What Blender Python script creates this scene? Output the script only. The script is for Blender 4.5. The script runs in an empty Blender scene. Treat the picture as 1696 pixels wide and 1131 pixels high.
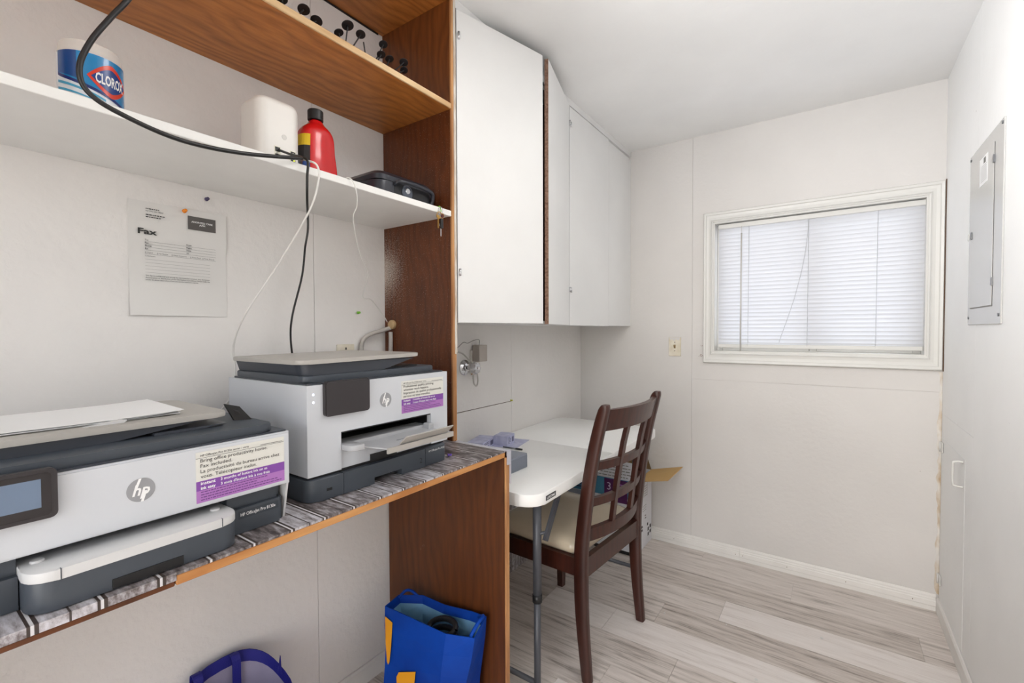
import bpy, bmesh, math, random
from mathutils import Vector, Matrix
random.seed(7)
PI = math.pi
scene = bpy.context.scene
C = scene.collection

# ------------------------------------------------------------------ camera
cam_d = bpy.data.cameras.new('camera'); cam = bpy.data.objects.new('camera', cam_d); C.objects.link(cam)
cam_d.sensor_width = 36.0; cam_d.sensor_fit = 'HORIZONTAL'
cam_d.lens = 760.734 * 36.0 / 1696.0
cam_d.clip_start = 0.01
_yaw, _pit, _rol = 0.6097, -0.0232, -0.0035
_F = Vector((-math.sin(_yaw) * math.cos(_pit), math.cos(_yaw) * math.cos(_pit), math.sin(_pit)))
_R = Vector((math.cos(_yaw), math.sin(_yaw), 0)); _U = _R.cross(_F)
_R2 = _R * math.cos(_rol) + _U * math.sin(_rol); _U2 = -_R * math.sin(_rol) + _U * math.cos(_rol)
_m = Matrix((_R2, _U2, -_F)).transposed().to_4x4(); _m.translation = Vector((1.3851, -2.7896, 1.2774))
cam.matrix_world = _m
scene.camera = cam

# ------------------------------------------------------------------ world, exposure
scene.view_settings.view_transform = 'Standard'
scene.view_settings.look = 'None'
scene.view_settings.gamma = 1.0
scene.view_settings.exposure = -0.06
scene.view_settings.use_curve_mapping = False
w = bpy.data.worlds.new('sky'); scene.world = w; w.use_nodes = True
wn = w.node_tree.nodes; wl = w.node_tree.links
bg = wn['Background']
sky = wn.new('ShaderNodeTexSky'); sky.sky_type = 'NISHITA'
sky.sun_disc = False; sky.sun_elevation = math.radians(42); sky.sun_rotation = math.radians(200)
sky.dust_density = 3.0
mxw = wn.new('ShaderNodeMix'); mxw.data_type = 'RGBA'; mxw.inputs[0].default_value = 0.55   # thin bright cloud over the sky
wl.new(sky.outputs[0], mxw.inputs[6]); mxw.inputs[7].default_value = (4.5, 4.45, 4.35, 1.0)
wl.new(mxw.outputs[2], bg.inputs[0]); bg.inputs[1].default_value = 1.3

def area_light(name, loc, target, sx, sy, power, col):
    l = bpy.data.lights.new(name, 'AREA'); l.shape = 'RECTANGLE'; l.size = sx; l.size_y = sy
    l.energy = power; l.color = col
    o = bpy.data.objects.new(name, l); C.objects.link(o); o.location = loc
    o.rotation_euler = (Vector(target) - Vector(loc)).to_track_quat('-Z', 'Y').to_euler()
    return o
# unseen flash-like fill light, added beside the camera to brighten right wall and ceiling
fl_ = area_light('flash_fill', (0.75, -2.60, 1.90), (1.75, -1.0, 2.0), 0.30, 0.30, 9.3, (0.985, 0.99, 1.0)); fl_.data.spread = math.radians(90)

# ------------------------------------------------------------------ colour / materials
def lin(c):
    return tuple((v / 255 / 12.92) if v / 255 <= 0.04045 else ((v / 255 + 0.055) / 1.055) ** 2.4 for v in c) + (1.0,)
MATS = {}
def mat(name, col, rough=0.5, metal=0.0, var=0.0, vscale=8.0, bump=0.0, bscale=60.0, stretch=(1, 1, 1),
        spec=0.5, coat=0.0, emit=None, trans=0.0, col2=None, alpha=1.0, sub=0.0):
    if name in MATS: return MATS[name]
    m = bpy.data.materials.new(name); m.use_nodes = True; MATS[name] = m
    n = m.node_tree.nodes; l = m.node_tree.links; p = n['Principled BSDF']
    p.inputs['Base Color'].default_value = lin(col); p.inputs['Roughness'].default_value = rough
    p.inputs['Metallic'].default_value = metal; p.inputs['Specular IOR Level'].default_value = spec
    p.inputs['Coat Weight'].default_value = coat; p.inputs['Coat Roughness'].default_value = 0.08
    p.inputs['Transmission Weight'].default_value = trans
    if emit:
        p.inputs['Emission Color'].default_value = lin(emit[0]); p.inputs['Emission Strength'].default_value = emit[1]
    if var > 0 or bump > 0 or col2:
        tc = n.new('ShaderNodeTexCoord'); mp = n.new('ShaderNodeMapping'); mp.inputs['Scale'].default_value = stretch
        l.new(tc.outputs['Object'], mp.inputs[0])
    if var > 0 or col2:
        nz = n.new('ShaderNodeTexNoise'); nz.inputs['Scale'].default_value = vscale; nz.inputs['Detail'].default_value = 5
        l.new(mp.outputs[0], nz.inputs['Vector'])
        cr = n.new('ShaderNodeValToRGB')
        c1 = lin(col)
        c2 = lin(col2) if col2 else tuple(max(0, v * (1 - var)) for v in c1[:3]) + (1.0,)
        cr.color_ramp.elements[0].position = 0.35; cr.color_ramp.elements[0].color = c2
        cr.color_ramp.elements[1].position = 0.65; cr.color_ramp.elements[1].color = c1
        l.new(nz.outputs[0], cr.inputs[0]); l.new(cr.outputs[0], p.inputs['Base Color'])
    if bump > 0:
        nb = n.new('ShaderNodeTexNoise'); nb.inputs['Scale'].default_value = bscale; nb.inputs['Detail'].default_value = 4
        l.new(mp.outputs[0], nb.inputs['Vector'])
        b = n.new('ShaderNodeBump'); b.inputs['Strength'].default_value = bump; b.inputs['Distance'].default_value = 0.004
        l.new(nb.outputs[0], b.inputs['Height']); l.new(b.outputs[0], p.inputs['Normal'])
    return m

def nodes_of(name, rough=0.5, spec=0.5):
    m = bpy.data.materials.new(name); m.use_nodes = True; MATS[name] = m
    n = m.node_tree.nodes; l = m.node_tree.links; p = n['Principled BSDF']
    p.inputs['Roughness'].default_value = rough; p.inputs['Specular IOR Level'].default_value = spec
    return m, n, l, p
def N(n, kind, **kw):
    o = n.new(kind)
    for k, v in kw.items(): setattr(o, k, v)
    return o
def math_node(n, l, op, a, b=None, c=None):
    o = n.new('ShaderNodeMath'); o.operation = op
    for i, v in enumerate((a, b, c)):
        if v is None: continue
        if isinstance(v, (int, float)): o.inputs[i].default_value = v
        else: l.new(v, o.inputs[i])
    return o.outputs[0]
def ramp(n, l, src, stops):
    cr = n.new('ShaderNodeValToRGB'); e = cr.color_ramp.elements
    while len(e) < len(stops): e.new(0.5)
    for i, (p, c) in enumerate(stops): e[i].position = p; e[i].color = c if len(c) == 4 else lin(c)
    l.new(src, cr.inputs[0]); return cr.outputs[0]
def mix(n, l, f, a, b, mode='MIX'):
    o = n.new('ShaderNodeMix'); o.data_type = 'RGBA'; o.blend_type = mode
    for sock, v in ((o.inputs[0], f), (o.inputs[6], a), (o.inputs[7], b)):
        if isinstance(v, (int, float)): sock.default_value = v
        elif isinstance(v, tuple): sock.default_value = v if len(v) == 4 else lin(v)
        else: l.new(v, sock)
    return o.outputs[2]

def wood(name, light, dark, grain=(1, 1, 1), scale=1.0, rough=0.45, rings=9.0, scuff=0.0, coat=0.0, overspray=False):
    """plywood figure: contour bands of a stretched noise, plus fine pores"""
    m, n, l, p = nodes_of(name, rough)
    p.inputs['Coat Weight'].default_value = coat; p.inputs['Coat Roughness'].default_value = 0.25
    tc = n.new('ShaderNodeTexCoord'); mp = n.new('ShaderNodeMapping'); mp.inputs['Scale'].default_value = tuple(g * scale for g in grain)
    l.new(tc.outputs['Object'], mp.inputs[0])
    nz = n.new('ShaderNodeTexNoise'); nz.inputs['Scale'].default_value = 2.2; nz.inputs['Detail'].default_value = 2.5; nz.inputs['Roughness'].default_value = 0.45
    l.new(mp.outputs[0], nz.inputs['Vector'])
    sxw = n.new('ShaderNodeSeparateXYZ'); l.new(tc.outputs['Object'], sxw.inputs[0])
    r = math_node(n, l, 'ADD', math_node(n, l, 'MULTIPLY', nz.outputs[0], rings), math_node(n, l, 'MULTIPLY', sxw.outputs[0], 26.0))
    fr = math_node(n, l, 'FRACT', r)
    tri = math_node(n, l, 'POWER', math_node(n, l, 'ABSOLUTE', math_node(n, l, 'SUBTRACT', math_node(n, l, 'MULTIPLY', fr, 2.0), 1.0)), 0.6)
    fine = n.new('ShaderNodeTexNoise'); fine.inputs['Scale'].default_value = 26; fine.inputs['Detail'].default_value = 6
    mp2 = n.new('ShaderNodeMapping'); mp2.inputs['Scale'].default_value = tuple((g ** 1.7) * scale for g in grain)
    l.new(tc.outputs['Object'], mp2.inputs[0]); l.new(mp2.outputs[0], fine.inputs['Vector'])
    v = math_node(n, l, 'ADD', math_node(n, l, 'MULTIPLY', tri, 0.34), math_node(n, l, 'MULTIPLY', fine.outputs[0], 0.72))
    mid = tuple((a + b) / 2 for a, b in zip(light, dark))
    col = ramp(n, l, v, [(0.22, dark), (0.5, mid), (0.8, light)])
    big = n.new('ShaderNodeTexNoise'); big.inputs['Scale'].default_value = 1.7; big.inputs['Detail'].default_value = 3
    l.new(tc.outputs['Object'], big.inputs['Vector'])
    col = mix(n, l, math_node(n, l, 'MULTIPLY', big.outputs[0], 0.45), col, tuple(int(q * 0.8) for q in dark))
    if scuff > 0:
        sc = n.new('ShaderNodeTexNoise'); sc.inputs['Scale'].default_value = 9; sc.inputs['Detail'].default_value = 8; sc.inputs['Roughness'].default_value = 0.75
        l.new(tc.outputs['Object'], sc.inputs['Vector'])
        s = ramp(n, l, sc.outputs[0], [(0.66, (0, 0, 0, 1)), (0.74, (scuff, scuff, scuff, 1))])
        col = mix(n, l, s, col, (214, 196, 178))
    if overspray:
        sx = n.new('ShaderNodeSeparateXYZ'); gp = n.new('ShaderNodeNewGeometry'); l.new(gp.outputs['Position'], sx.inputs[0])
        fx = ramp(n, l, sx.outputs[0], [(0.0, (1, 1, 1, 1)), (0.05, (.7, .7, .7, 1)), (0.14, (0, 0, 0, 1))])
        dz = math_node(n, l, 'ABSOLUTE', math_node(n, l, 'SUBTRACT', sx.outputs[2], 1.50))
        fz = ramp(n, l, dz, [(0.02, (1, 1, 1, 1)), (0.17, (0, 0, 0, 1))])
        sp = n.new('ShaderNodeTexNoise'); sp.inputs['Scale'].default_value = 420; sp.inputs['Detail'].default_value = 1
        l.new(tc.outputs['Object'], sp.inputs['Vector'])
        k = math_node(n, l, 'MULTIPLY', fx, fz)
        th = math_node(n, l, 'GREATER_THAN', math_node(n, l, 'ADD', sp.outputs[0], math_node(n, l, 'MULTIPLY', k, 0.30)), 0.72)
        col = mix(n, l, math_node(n, l, 'MULTIPLY', th, 0.75), col, (215, 205, 195))
    l.new(col, p.inputs['Base Color'])
    b = n.new('ShaderNodeBump'); b.inputs['Strength'].default_value = 0.12; b.inputs['Distance'].default_value = 0.002
    l.new(fine.outputs[0], b.inputs['Height']); l.new(b.outputs[0], p.inputs['Normal'])
    return m

def wall_paint(name, col, rough=0.62, coarse=0.35, specks=True):
    """old white paint: roller texture, chips and small dark specks"""
    m, n, l, p = nodes_of(name, rough, 0.35)
    tc = n.new('ShaderNodeTexCoord')
    big = n.new('ShaderNodeTexNoise'); big.inputs['Scale'].default_value = 2.0; big.inputs['Detail'].default_value = 5
    l.new(tc.outputs['Object'], big.inputs['Vector'])
    col_ = ramp(n, l, big.outputs[0], [(0.3, tuple(int(c * 0.965) for c in col)), (0.7, col)])
    if specks:
        sp = n.new('ShaderNodeTexNoise'); sp.inputs['Scale'].default_value = 55; sp.inputs['Detail'].default_value = 2
        l.new(tc.outputs['Object'], sp.inputs['Vector'])
        s = ramp(n, l, sp.outputs[0], [(0.80, (0, 0, 0, 1)), (0.83, (.55, .55, .55, 1))])
        col_ = mix(n, l, s, col_, (110, 92, 76))
    l.new(col_, p.inputs['Base Color'])
    b1 = n.new('ShaderNodeTexNoise'); b1.inputs['Scale'].default_value = 45; b1.inputs['Detail'].default_value = 6
    l.new(tc.outputs['Object'], b1.inputs['Vector'])
    b = n.new('ShaderNodeBump'); b.inputs['Strength'].default_value = coarse; b.inputs['Distance'].default_value = 0.004
    l.new(b1.outputs[0], b.inputs['Height']); l.new(b.outputs[0], p.inputs['Normal'])
    return m

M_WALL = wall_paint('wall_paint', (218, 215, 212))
M_WALLR = wall_paint('wall_paint_right', (246, 246, 245), 0.5, 0.2)  # whiter and smoother than the back wall paint
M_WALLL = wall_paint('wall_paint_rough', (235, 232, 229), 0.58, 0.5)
M_CEIL = wall_paint('ceiling_paint', (244, 244, 243), 0.6, 0.12, False)
M_GROOVE = mat('seam_backing', (176, 168, 160), 0.9)  # grey backing that shows in the seams between panels and planks
M_CRACK = mat('crack_brown', (92, 66, 46), 0.9)
M_CAB = wall_paint('cabinet_paint', (232, 232, 231), 0.42, 0.08, False)
M_TRIM = mat('trim_paint', (214, 213, 209), 0.4, bump=0.03, bscale=40)
M_BASE = mat('baseboard_paint', (232, 230, 226), 0.4, var=0.05, vscale=12)
M_PLY = wood('plywood_varnished', (208, 134, 66), (146, 84, 34), (1.1, 0.42, 1.0), 2.4, 0.42, 8, 0.45)
M_PLYD = wood('plywood_red_brown', (112, 58, 24), (74, 34, 10), (1.3, 1.0, 0.35), 2.4, 0.42, 9, 0.0, 0.0, True)
M_PLYDESK = wood('plywood_desk_side', (112, 60, 20), (74, 37, 9), (1.2, 1.0, 0.35), 2.2, 0.5, 6, 0.2)
M_PLYTOP = wood('plywood_top_side', (136, 78, 36), (92, 48, 18), (1.2, 1.0, 0.35), 2.4, 0.42, 9, 0.45)
M_EDGE = mat('plywood_edge', (205, 150, 92), 0.6, col2=(176, 116, 62), vscale=30, stretch=(1, 0.15, 1), bump=0.2, bscale=90)
M_EDGEL = mat('plywood_edge_pale', (226, 196, 152), 0.6, col2=(190, 148, 100), vscale=26, stretch=(1, 0.15, 1), bump=0.2, bscale=90)
M_EDGEV = mat('plywood_edge_upright', (202, 150, 98), 0.6, col2=(150, 100, 60), vscale=30, stretch=(1, 1, 0.12), bump=0.2, bscale=90)
M_EDGEP = mat('painted_edge_worn', (226, 222, 214), 0.5, col2=(180, 160, 140), vscale=40, stretch=(1, 1, 0.25))
M_DARKWOOD = mat('cabinet_inside', (74, 48, 34), 0.7, var=0.3)
M_PBOARD = mat('particleboard', (150, 118, 100), 0.9, col2=(110, 82, 66), vscale=120)
M_WHITE = mat('shelf_white', (240, 239, 236), 0.45, var=0.06, vscale=6)
M_PLAST = mat('printer_white', (202, 205, 210), 0.38, bump=0.015, bscale=400)
M_PGREY = mat('printer_warm_grey', (174, 170, 164), 0.4)
M_TRAY = mat('printer_tray_grey', (176, 177, 180), 0.4)
M_PLGREY = mat('printer_light_grey', (208, 208, 208), 0.4)
M_PDARK = mat('printer_slate', (66, 72, 80), 0.42)
M_PDARK2 = mat('printer_slate_top', (58, 62, 70), 0.34)
M_BLACK = mat('black_plastic', (22, 22, 24), 0.45)
M_PANEL = mat('control_panel_charcoal', (50, 46, 48), 0.35)
M_SCREEN = mat('dark_screen', (104, 122, 146), 0.12, spec=0.8)
M_LED = mat('status_light', (230, 235, 255), 0.3, emit=((215, 222, 255), 3.0))
M_LOGO = mat('logo_grey', (150, 151, 154), 0.35)
M_STK = mat('sticker_cream', (218, 217, 210), 0.5)
M_PUR1 = mat('sticker_purple', (128, 74, 160), 0.45)
M_PUR2 = mat('sticker_lilac', (172, 116, 186), 0.45)
M_INK = mat('print_ink', (40, 40, 40), 0.6)
M_INK2 = mat('print_ink_purple', (104, 58, 124), 0.6)
M_INKG = mat('print_ink_grey', (120, 118, 114), 0.6)
M_INKW = mat('print_white', (240, 240, 240), 0.5)
M_PAPER = mat('paper', (222, 220, 217), 0.75)
M_PAPERW = mat('paper_bright', (243, 243, 243), 0.7)
M_METAL = mat('steel_grey', (112, 114, 118), 0.35, 0.6)
M_CHROME = mat('chrome', (205, 205, 208), 0.12, 1.0)
M_LEG = mat('table_leg_grey', (78, 80, 86), 0.4, 0.2)
M_TABLE = mat('table_white', (248, 248, 246), 0.32, bump=0.06, bscale=220)
M_CHAIR = wood('chair_mahogany', (76, 36, 25), (44, 18, 12), (1, 1, 0.25), 3.0, 0.38, 4, 0, 0.12)
M_SEAT = mat('seat_cream', (206, 192, 168), 0.5, var=0.08, vscale=5, coat=0.9, bump=0.25, bscale=9)
M_BEIGE = mat('plate_beige', (206, 196, 172), 0.45, col2=(228, 222, 208), vscale=18)
M_SLAT_DIFF = None
M_TAN = mat('stain_tan', (196, 166, 124), 0.8, var=0.2)
M_CARD = mat('cardboard', (196, 160, 104), 0.85, var=0.06, vscale=6)
M_CARDSHADE = mat('cardboard_shaded', (120, 96, 64), 0.9)  # darker copy of cardboard: the back flap's shade put into its colour
M_BOXW = mat('carton_white', (224, 225, 230), 0.55, var=0.04)
M_BOXB = mat('carton_teal', (76, 140, 170), 0.5, col2=(58, 116, 150), vscale=9)
M_BOXP = mat('carton_purple', (84, 30, 88), 0.5)
M_BAG = mat('bag_blue', (2, 66, 166), 0.6, col2=(2, 52, 140), vscale=7, bump=0.25, bscale=16, spec=0.2)
M_BAGIN = mat('bag_lining', (130, 184, 220), 0.7, var=0.25, vscale=9)
M_BAGY = mat('bag_yellow', (232, 158, 20), 0.5)
M_TOTE = mat('tote_blue', (30, 30, 128), 0.6, bump=0.3, bscale=300)
M_TOTEIN = mat('tote_lining', (158, 152, 178), 0.7, var=0.15, vscale=10)
M_RED = mat('bottle_red', (206, 14, 22), 0.22, coat=0.3)
M_ROUTER = mat('router_white', (234, 231, 226), 0.4)
M_RUBBER = mat('cable_black', (26, 25, 26), 0.4)
M_CABLEW = mat('cable_white', (226, 224, 220), 0.45)
M_BRASS = mat('brass', (190, 150, 80), 0.3, 0.9)
M_GREEN = mat('pin_green', (120, 190, 50), 0.4)
M_ORANGE = mat('pin_orange', (240, 140, 30), 0.4)
M_VIOLET = mat('pin_violet', (96, 62, 170), 0.4)
M_DVIOLET = mat('pin_dark_violet', (74, 66, 100), 0.4)
M_YELLOW = mat('pin_yellow', (205, 200, 60), 0.4)
M_SAFE = mat('case_charcoal', (44, 46, 54), 0.3)
M_SAFE2 = mat('case_recess', (20, 20, 24), 0.4)
M_PANELBOX = mat('breaker_enamel', (206, 205, 203), 0.25, 0.35)
M_LAV = mat('ink_box_lavender', (196, 198, 222), 0.5, col2=(170, 172, 204), vscale=30)
M_GREYDEV = mat('device_grey', (136, 142, 154), 0.45)
M_BRAID = mat('braided_grey', (196, 190, 184), 0.5, bump=0.8, bscale=400)

def blind_mat():
    m, n, l, p = nodes_of('blind_vinyl', 0.5)
    p.inputs['Base Color'].default_value = lin((240, 240, 242))
    t = n.new('ShaderNodeBsdfTranslucent'); t.inputs[0].default_value = lin((160, 161, 164))
    mx = n.new('ShaderNodeMixShader'); mx.inputs[0].default_value = 0.5
    l.new(p.outputs[0], mx.inputs[1]); l.new(t.outputs[0], mx.inputs[2])
    l.new(mx.outputs[0], n['Material Output'].inputs[0]); return m
M_BLIND = blind_mat()
def glass_mat():
    m, n, l, p = nodes_of('window_glass', 0.02)
    t = n.new('ShaderNodeBsdfTransparent'); g = n.new('ShaderNodeBsdfGlossy'); g.inputs['Roughness'].default_value = 0.02
    mx = n.new('ShaderNodeMixShader'); mx.inputs[0].default_value = 0.06
    l.new(t.outputs[0], mx.inputs[1]); l.new(g.outputs[0], mx.inputs[2]); l.new(mx.outputs[0], n['Material Output'].inputs[0]); return m
M_GLASS = glass_mat()
def clear_mat():
    m, n, l, p = nodes_of('frosted_plastic', 0.4)
    p.inputs['Base Color'].default_value = lin((232, 226, 218)); p.inputs['Alpha'].default_value = 0.55; return m
M_FROST = clear_mat()

def wallpaper(name):
    """printed grey barn-board contact paper, boards across the counter"""
    m, n, l, p = nodes_of(name, 0.38)
    gp = n.new('ShaderNodeNewGeometry'); sx = n.new('ShaderNodeSeparateXYZ'); l.new(gp.outputs['Position'], sx.inputs[0])
    t = math_node(n, l, 'DIVIDE', math_node(n, l, 'ADD', sx.outputs[1], 10.0), 0.0683)
    t = math_node(n, l, 'ADD', t, 0.73)
    fr = math_node(n, l, 'FRACT', t); idx = math_node(n, l, 'FLOOR', t)
    mp = n.new('ShaderNodeMapping'); mp.inputs['Scale'].default_value = (9, 36, 25); l.new(gp.outputs['Position'], mp.inputs[0])
    nz = n.new('ShaderNodeTexNoise'); nz.inputs['Scale'].default_value = 2.4; nz.inputs['Detail'].default_value = 8; nz.inputs['Roughness'].default_value = 0.68
    l.new(mp.outputs[0], nz.inputs['Vector'])
    wn_ = n.new('ShaderNodeTexWhiteNoise'); wn_.noise_dimensions = '1D'; l.new(idx, wn_.inputs['W'])
    v = math_node(n, l, 'ADD', nz.outputs[0], math_node(n, l, 'MULTIPLY', math_node(n, l, 'SUBTRACT', wn_.outputs[0], 0.5), 0.22))
    col = ramp(n, l, v, [(0.30, (62, 54, 54)), (0.44, (122, 114, 114)), (0.58, (176, 172, 176)), (0.72, (206, 204, 210))])
    crack = ramp(n, l, fr, [(0.0, (1, 1, 1, 1)), (0.050, (1, 1, 1, 1)), (0.055, (0, 0, 0, 1)), (0.100, (0, 0, 0, 1)), (0.105, (1, 1, 1, 1)), (0.165, (1, 1, 1, 1)), (0.17, (0, 0, 0, 1))])
    white = ramp(n, l, fr, [(0.050, (0, 0, 0, 1)), (0.055, (1, 1, 1, 1)), (0.100, (1, 1, 1, 1)), (0.105, (0, 0, 0, 1))])
    col = mix(n, l, crack, col, (66, 56, 52)); col = mix(n, l, white, col, (214, 212, 214))
    d2 = math_node(n, l, 'ABSOLUTE', math_node(n, l, 'SUBTRACT', fr, 0.60))
    half = math_node(n, l, 'MULTIPLY', math_node(n, l, 'LESS_THAN', d2, 0.018), math_node(n, l, 'GREATER_THAN', wn_.outputs[0], 0.72))
    col = mix(n, l, half, col, (70, 62, 60))
    l.new(col, p.inputs['Base Color']); return m
M_WPAPER = wallpaper('barnboard_contact_paper')

def plank_mat(name, c1, c2, c3):
    m, n, l, p = nodes_of(name, 0.38)
    oi = n.new('ShaderNodeObjectInfo'); tc = n.new('ShaderNodeTexCoord')
    off = n.new('ShaderNodeVectorMath'); off.operation = 'ADD'
    cmb = n.new('ShaderNodeCombineXYZ'); r50 = math_node(n, l, 'MULTIPLY', oi.outputs['Random'], 50.0)
    l.new(r50, cmb.inputs[0]); l.new(r50, cmb.inputs[1]); l.new(tc.outputs['Object'], off.inputs[0]); l.new(cmb.outputs[0], off.inputs[1])
    mp = n.new('ShaderNodeMapping'); mp.inputs['Scale'].default_value = (1.5, 16, 1); l.new(off.outputs[0], mp.inputs[0])
    nz = n.new('ShaderNodeTexNoise'); nz.inputs['Scale'].default_value = 2.6; nz.inputs['Detail'].default_value = 8; nz.inputs['Roughness'].default_value = 0.66
    l.new(mp.outputs[0], nz.inputs['Vector'])
    mp3 = n.new('ShaderNodeMapping'); mp3.inputs['Scale'].default_value = (2.5, 90, 1); l.new(off.outputs[0], mp3.inputs[0])
    n3 = n.new('ShaderNodeTexNoise'); n3.inputs['Scale'].default_value = 2; n3.inputs['Detail'].default_value = 3; l.new(mp3.outputs[0], n3.inputs['Vector'])
    v = math_node(n, l, 'ADD', math_node(n, l, 'MULTIPLY', nz.outputs[0], 0.72), math_node(n, l, 'MULTIPLY', n3.outputs[0], 0.28))
    v = math_node(n, l, 'ADD', v, math_node(n, l, 'MULTIPLY', math_node(n, l, 'SUBTRACT', oi.outputs['Random'], 0.5), 0.06))
    col = ramp(n, l, v, [(0.34, c1), (0.47, c2), (0.62, c3)])
    k = n.new('ShaderNodeTexNoise'); k.inputs['Scale'].default_value = 4.5; k.inputs['Detail'].default_value = 1
    mp4 = n.new('ShaderNodeMapping'); mp4.inputs['Scale'].default_value = (1, 3.2, 1); l.new(off.outputs[0], mp4.inputs[0]); l.new(mp4.outputs[0], k.inputs['Vector'])
    kn = ramp(n, l, k.outputs[0], [(0.76, (0, 0, 0, 1)), (0.84, (.55, .55, .55, 1))])
    col = mix(n, l, kn, col, tuple(int(q * 0.62) for q in c1))
    l.new(col, p.inputs['Base Color']); return m
M_PL1 = plank_mat('plank_grey_oak', (142, 132, 124), (206, 197, 190), (224, 216, 210))
M_PL2 = plank_mat('plank_pale_ash', (206, 197, 191), (226, 219, 214), (234, 228, 224))
M_PL3 = plank_mat('plank_weathered', (130, 120, 112), (194, 184, 176), (216, 208, 201))

# ------------------------------------------------------------------ mesh helpers
def root_loc(p):
    while p is not None and p.parent is not None: p = p.parent
    return Vector(p.get('base', (0, 0, 0))) if p is not None else Vector((0, 0, 0))
def obj(name, bm, m, parent=None, smooth=False, local=False, angle=26):
    me = bpy.data.meshes.new(name)
    if isinstance(bm, tuple): me.from_pydata(bm[0], [], bm[1])
    elif isinstance(bm, bpy.types.Mesh): me = bm
    else:
        bmesh.ops.recalc_face_normals(bm, faces=bm.faces); bm.to_mesh(me); bm.free()
    if parent is not None and not local: me.transform(Matrix.Translation(-root_loc(parent)))
    o = bpy.data.objects.new(name, me); C.objects.link(o)
    _mi = [p_.material_index for p_ in me.polygons]
    me.materials.clear()
    for q in (m if isinstance(m, (list, tuple)) else [m]): me.materials.append(q)
    me.polygons.foreach_set('material_index', _mi)
    if smooth:
        me.polygons.foreach_set('use_smooth', [True] * len(me.polygons))
        try: me.set_sharp_from_angle(angle=math.radians(angle))
        except Exception: pass
    if parent is not None: o.parent = parent
    return o
def thing(name, label, cat, loc=(0, 0, 0), group=None, rotz=0.0):
    o = bpy.data.objects.new(name, None); C.objects.link(o); o.empty_display_size = 0.05
    o.location = loc; o.rotation_euler = (0, 0, rotz); o['label'] = label; o['category'] = cat
    o['base'] = tuple(loc)
    if group: o['group'] = group
    return o
def tag(o, label, cat, group=None):
    o['label'] = label; o['category'] = cat
    if group: o['group'] = group
    return o
def struct(o, label=None):
    o['kind'] = 'structure'
    if label: o['label'] = label
    return o
def sroot(name, label, loc=(0, 0, 0)):
    o = bpy.data.objects.new(name, None); C.objects.link(o); o.location = loc; o['base'] = tuple(loc); o['kind'] = 'structure'; o['label'] = label
    return o
def nb(): return bmesh.new()
def box(bm, x0, x1, y0, y1, z0, z1, r=0.0, seg=2, mi=0):
    n0 = len(bm.faces)
    t = bmesh.new()
    bmesh.ops.create_cube(t, size=1.0)
    for v in t.verts:
        v.co = Vector(((x0 + x1) / 2 + v.co.x * (x1 - x0), (y0 + y1) / 2 + v.co.y * (y1 - y0), (z0 + z1) / 2 + v.co.z * (z1 - z0)))
    if r > 0: bmesh.ops.bevel(t, geom=list(t.edges), offset=r, segments=seg, affect='EDGES', profile=0.5)
    merge(bm, t, mi)
def merge(bm, t, mi=0):
    vm = {}
    for v in t.verts: vm[v] = bm.verts.new(v.co)
    for f in t.faces:
        try:
            g = bm.faces.new([vm[v] for v in f.verts]); g.material_index = mi; g.smooth = f.smooth
        except ValueError: pass
    t.free()
def bx(x0, x1, y0, y1, z0, z1, r=0.0, seg=2):
    b = nb(); box(b, x0, x1, y0, y1, z0, z1, r, seg); return b
def quadprism(bm, pts, d, mi=0):
    """closed solid from a polygon (list of 3d points) extruded by vector d"""
    d = Vector(d); a = [bm.verts.new(Vector(p)) for p in pts]; b = [bm.verts.new(Vector(p) + d) for p in pts]
    k = len(pts); fs = [bm.faces.new(a), bm.faces.new(b[::-1])]
    for i in range(k): fs.append(bm.faces.new((a[i], b[i], b[(i + 1) % k], a[(i + 1) % k])))
    for f in fs: f.material_index = mi
def rrect(x0, x1, y0, y1, r, seg=5, corners=(1, 1, 1, 1)):
    out = []
    for i, (cx, cy, a0) in enumerate(((x1 - r, y1 - r, 0), (x0 + r, y1 - r, PI / 2), (x0 + r, y0 + r, PI), (x1 - r, y0 + r, 1.5 * PI))):
        if corners[i]:
            for k in range(seg + 1):
                a = a0 + PI / 2 * k / seg; out.append((cx + r * math.cos(a), cy + r * math.sin(a)))
        else:
            out.append((cx + (r if i in (0, 3) else -r), cy + (r if i < 2 else -r)))
    return out
def rslab(x0, x1, y0, y1, z0, z1, r, seg=5, corners=(1, 1, 1, 1), edge=0.0):
    b = nb(); pts = [(x, y, z0) for x, y in rrect(x0, x1, y0, y1, r, seg, corners)]
    quadprism(b, pts, (0, 0, z1 - z0))
    if edge > 0:
        es = [e for e in b.edges if abs(e.verts[0].co.z - e.verts[1].co.z) < 1e-6]
        bmesh.ops.bevel(b, geom=es, offset=edge, segments=2, affect='EDGES', profile=0.5)
    return b
def tube(bm, pts, r, n=8, cap=True, mi=0, radii=None):
    pts = [Vector(p) for p in pts]; rings = []; prev = None
    for i, p in enumerate(pts):
        d = (pts[min(i + 1, len(pts) - 1)] - pts[max(i - 1, 0)]).normalized()
        if prev is None:
            up = Vector((0, 0, 1)) if abs(d.z) < 0.9 else Vector((1, 0, 0))
            u = d.cross(up).normalized()
        else:
            u = (prev - d * prev.dot(d)).normalized()
        prev = u; v = d.cross(u)
        rr = radii[i] if radii else r
        rings.append([bm.verts.new(p + (u * math.cos(2 * PI * k / n) + v * math.sin(2 * PI * k / n)) * rr) for k in range(n)])
    for a, b in zip(rings, rings[1:]):
        for k in range(n):
            f = bm.faces.new((a[k], a[(k + 1) % n], b[(k + 1) % n], b[k])); f.material_index = mi; f.smooth = True
    if cap:
        bm.faces.new(rings[0][::-1]).material_index = mi; bm.faces.new(rings[-1]).material_index = mi
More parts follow.
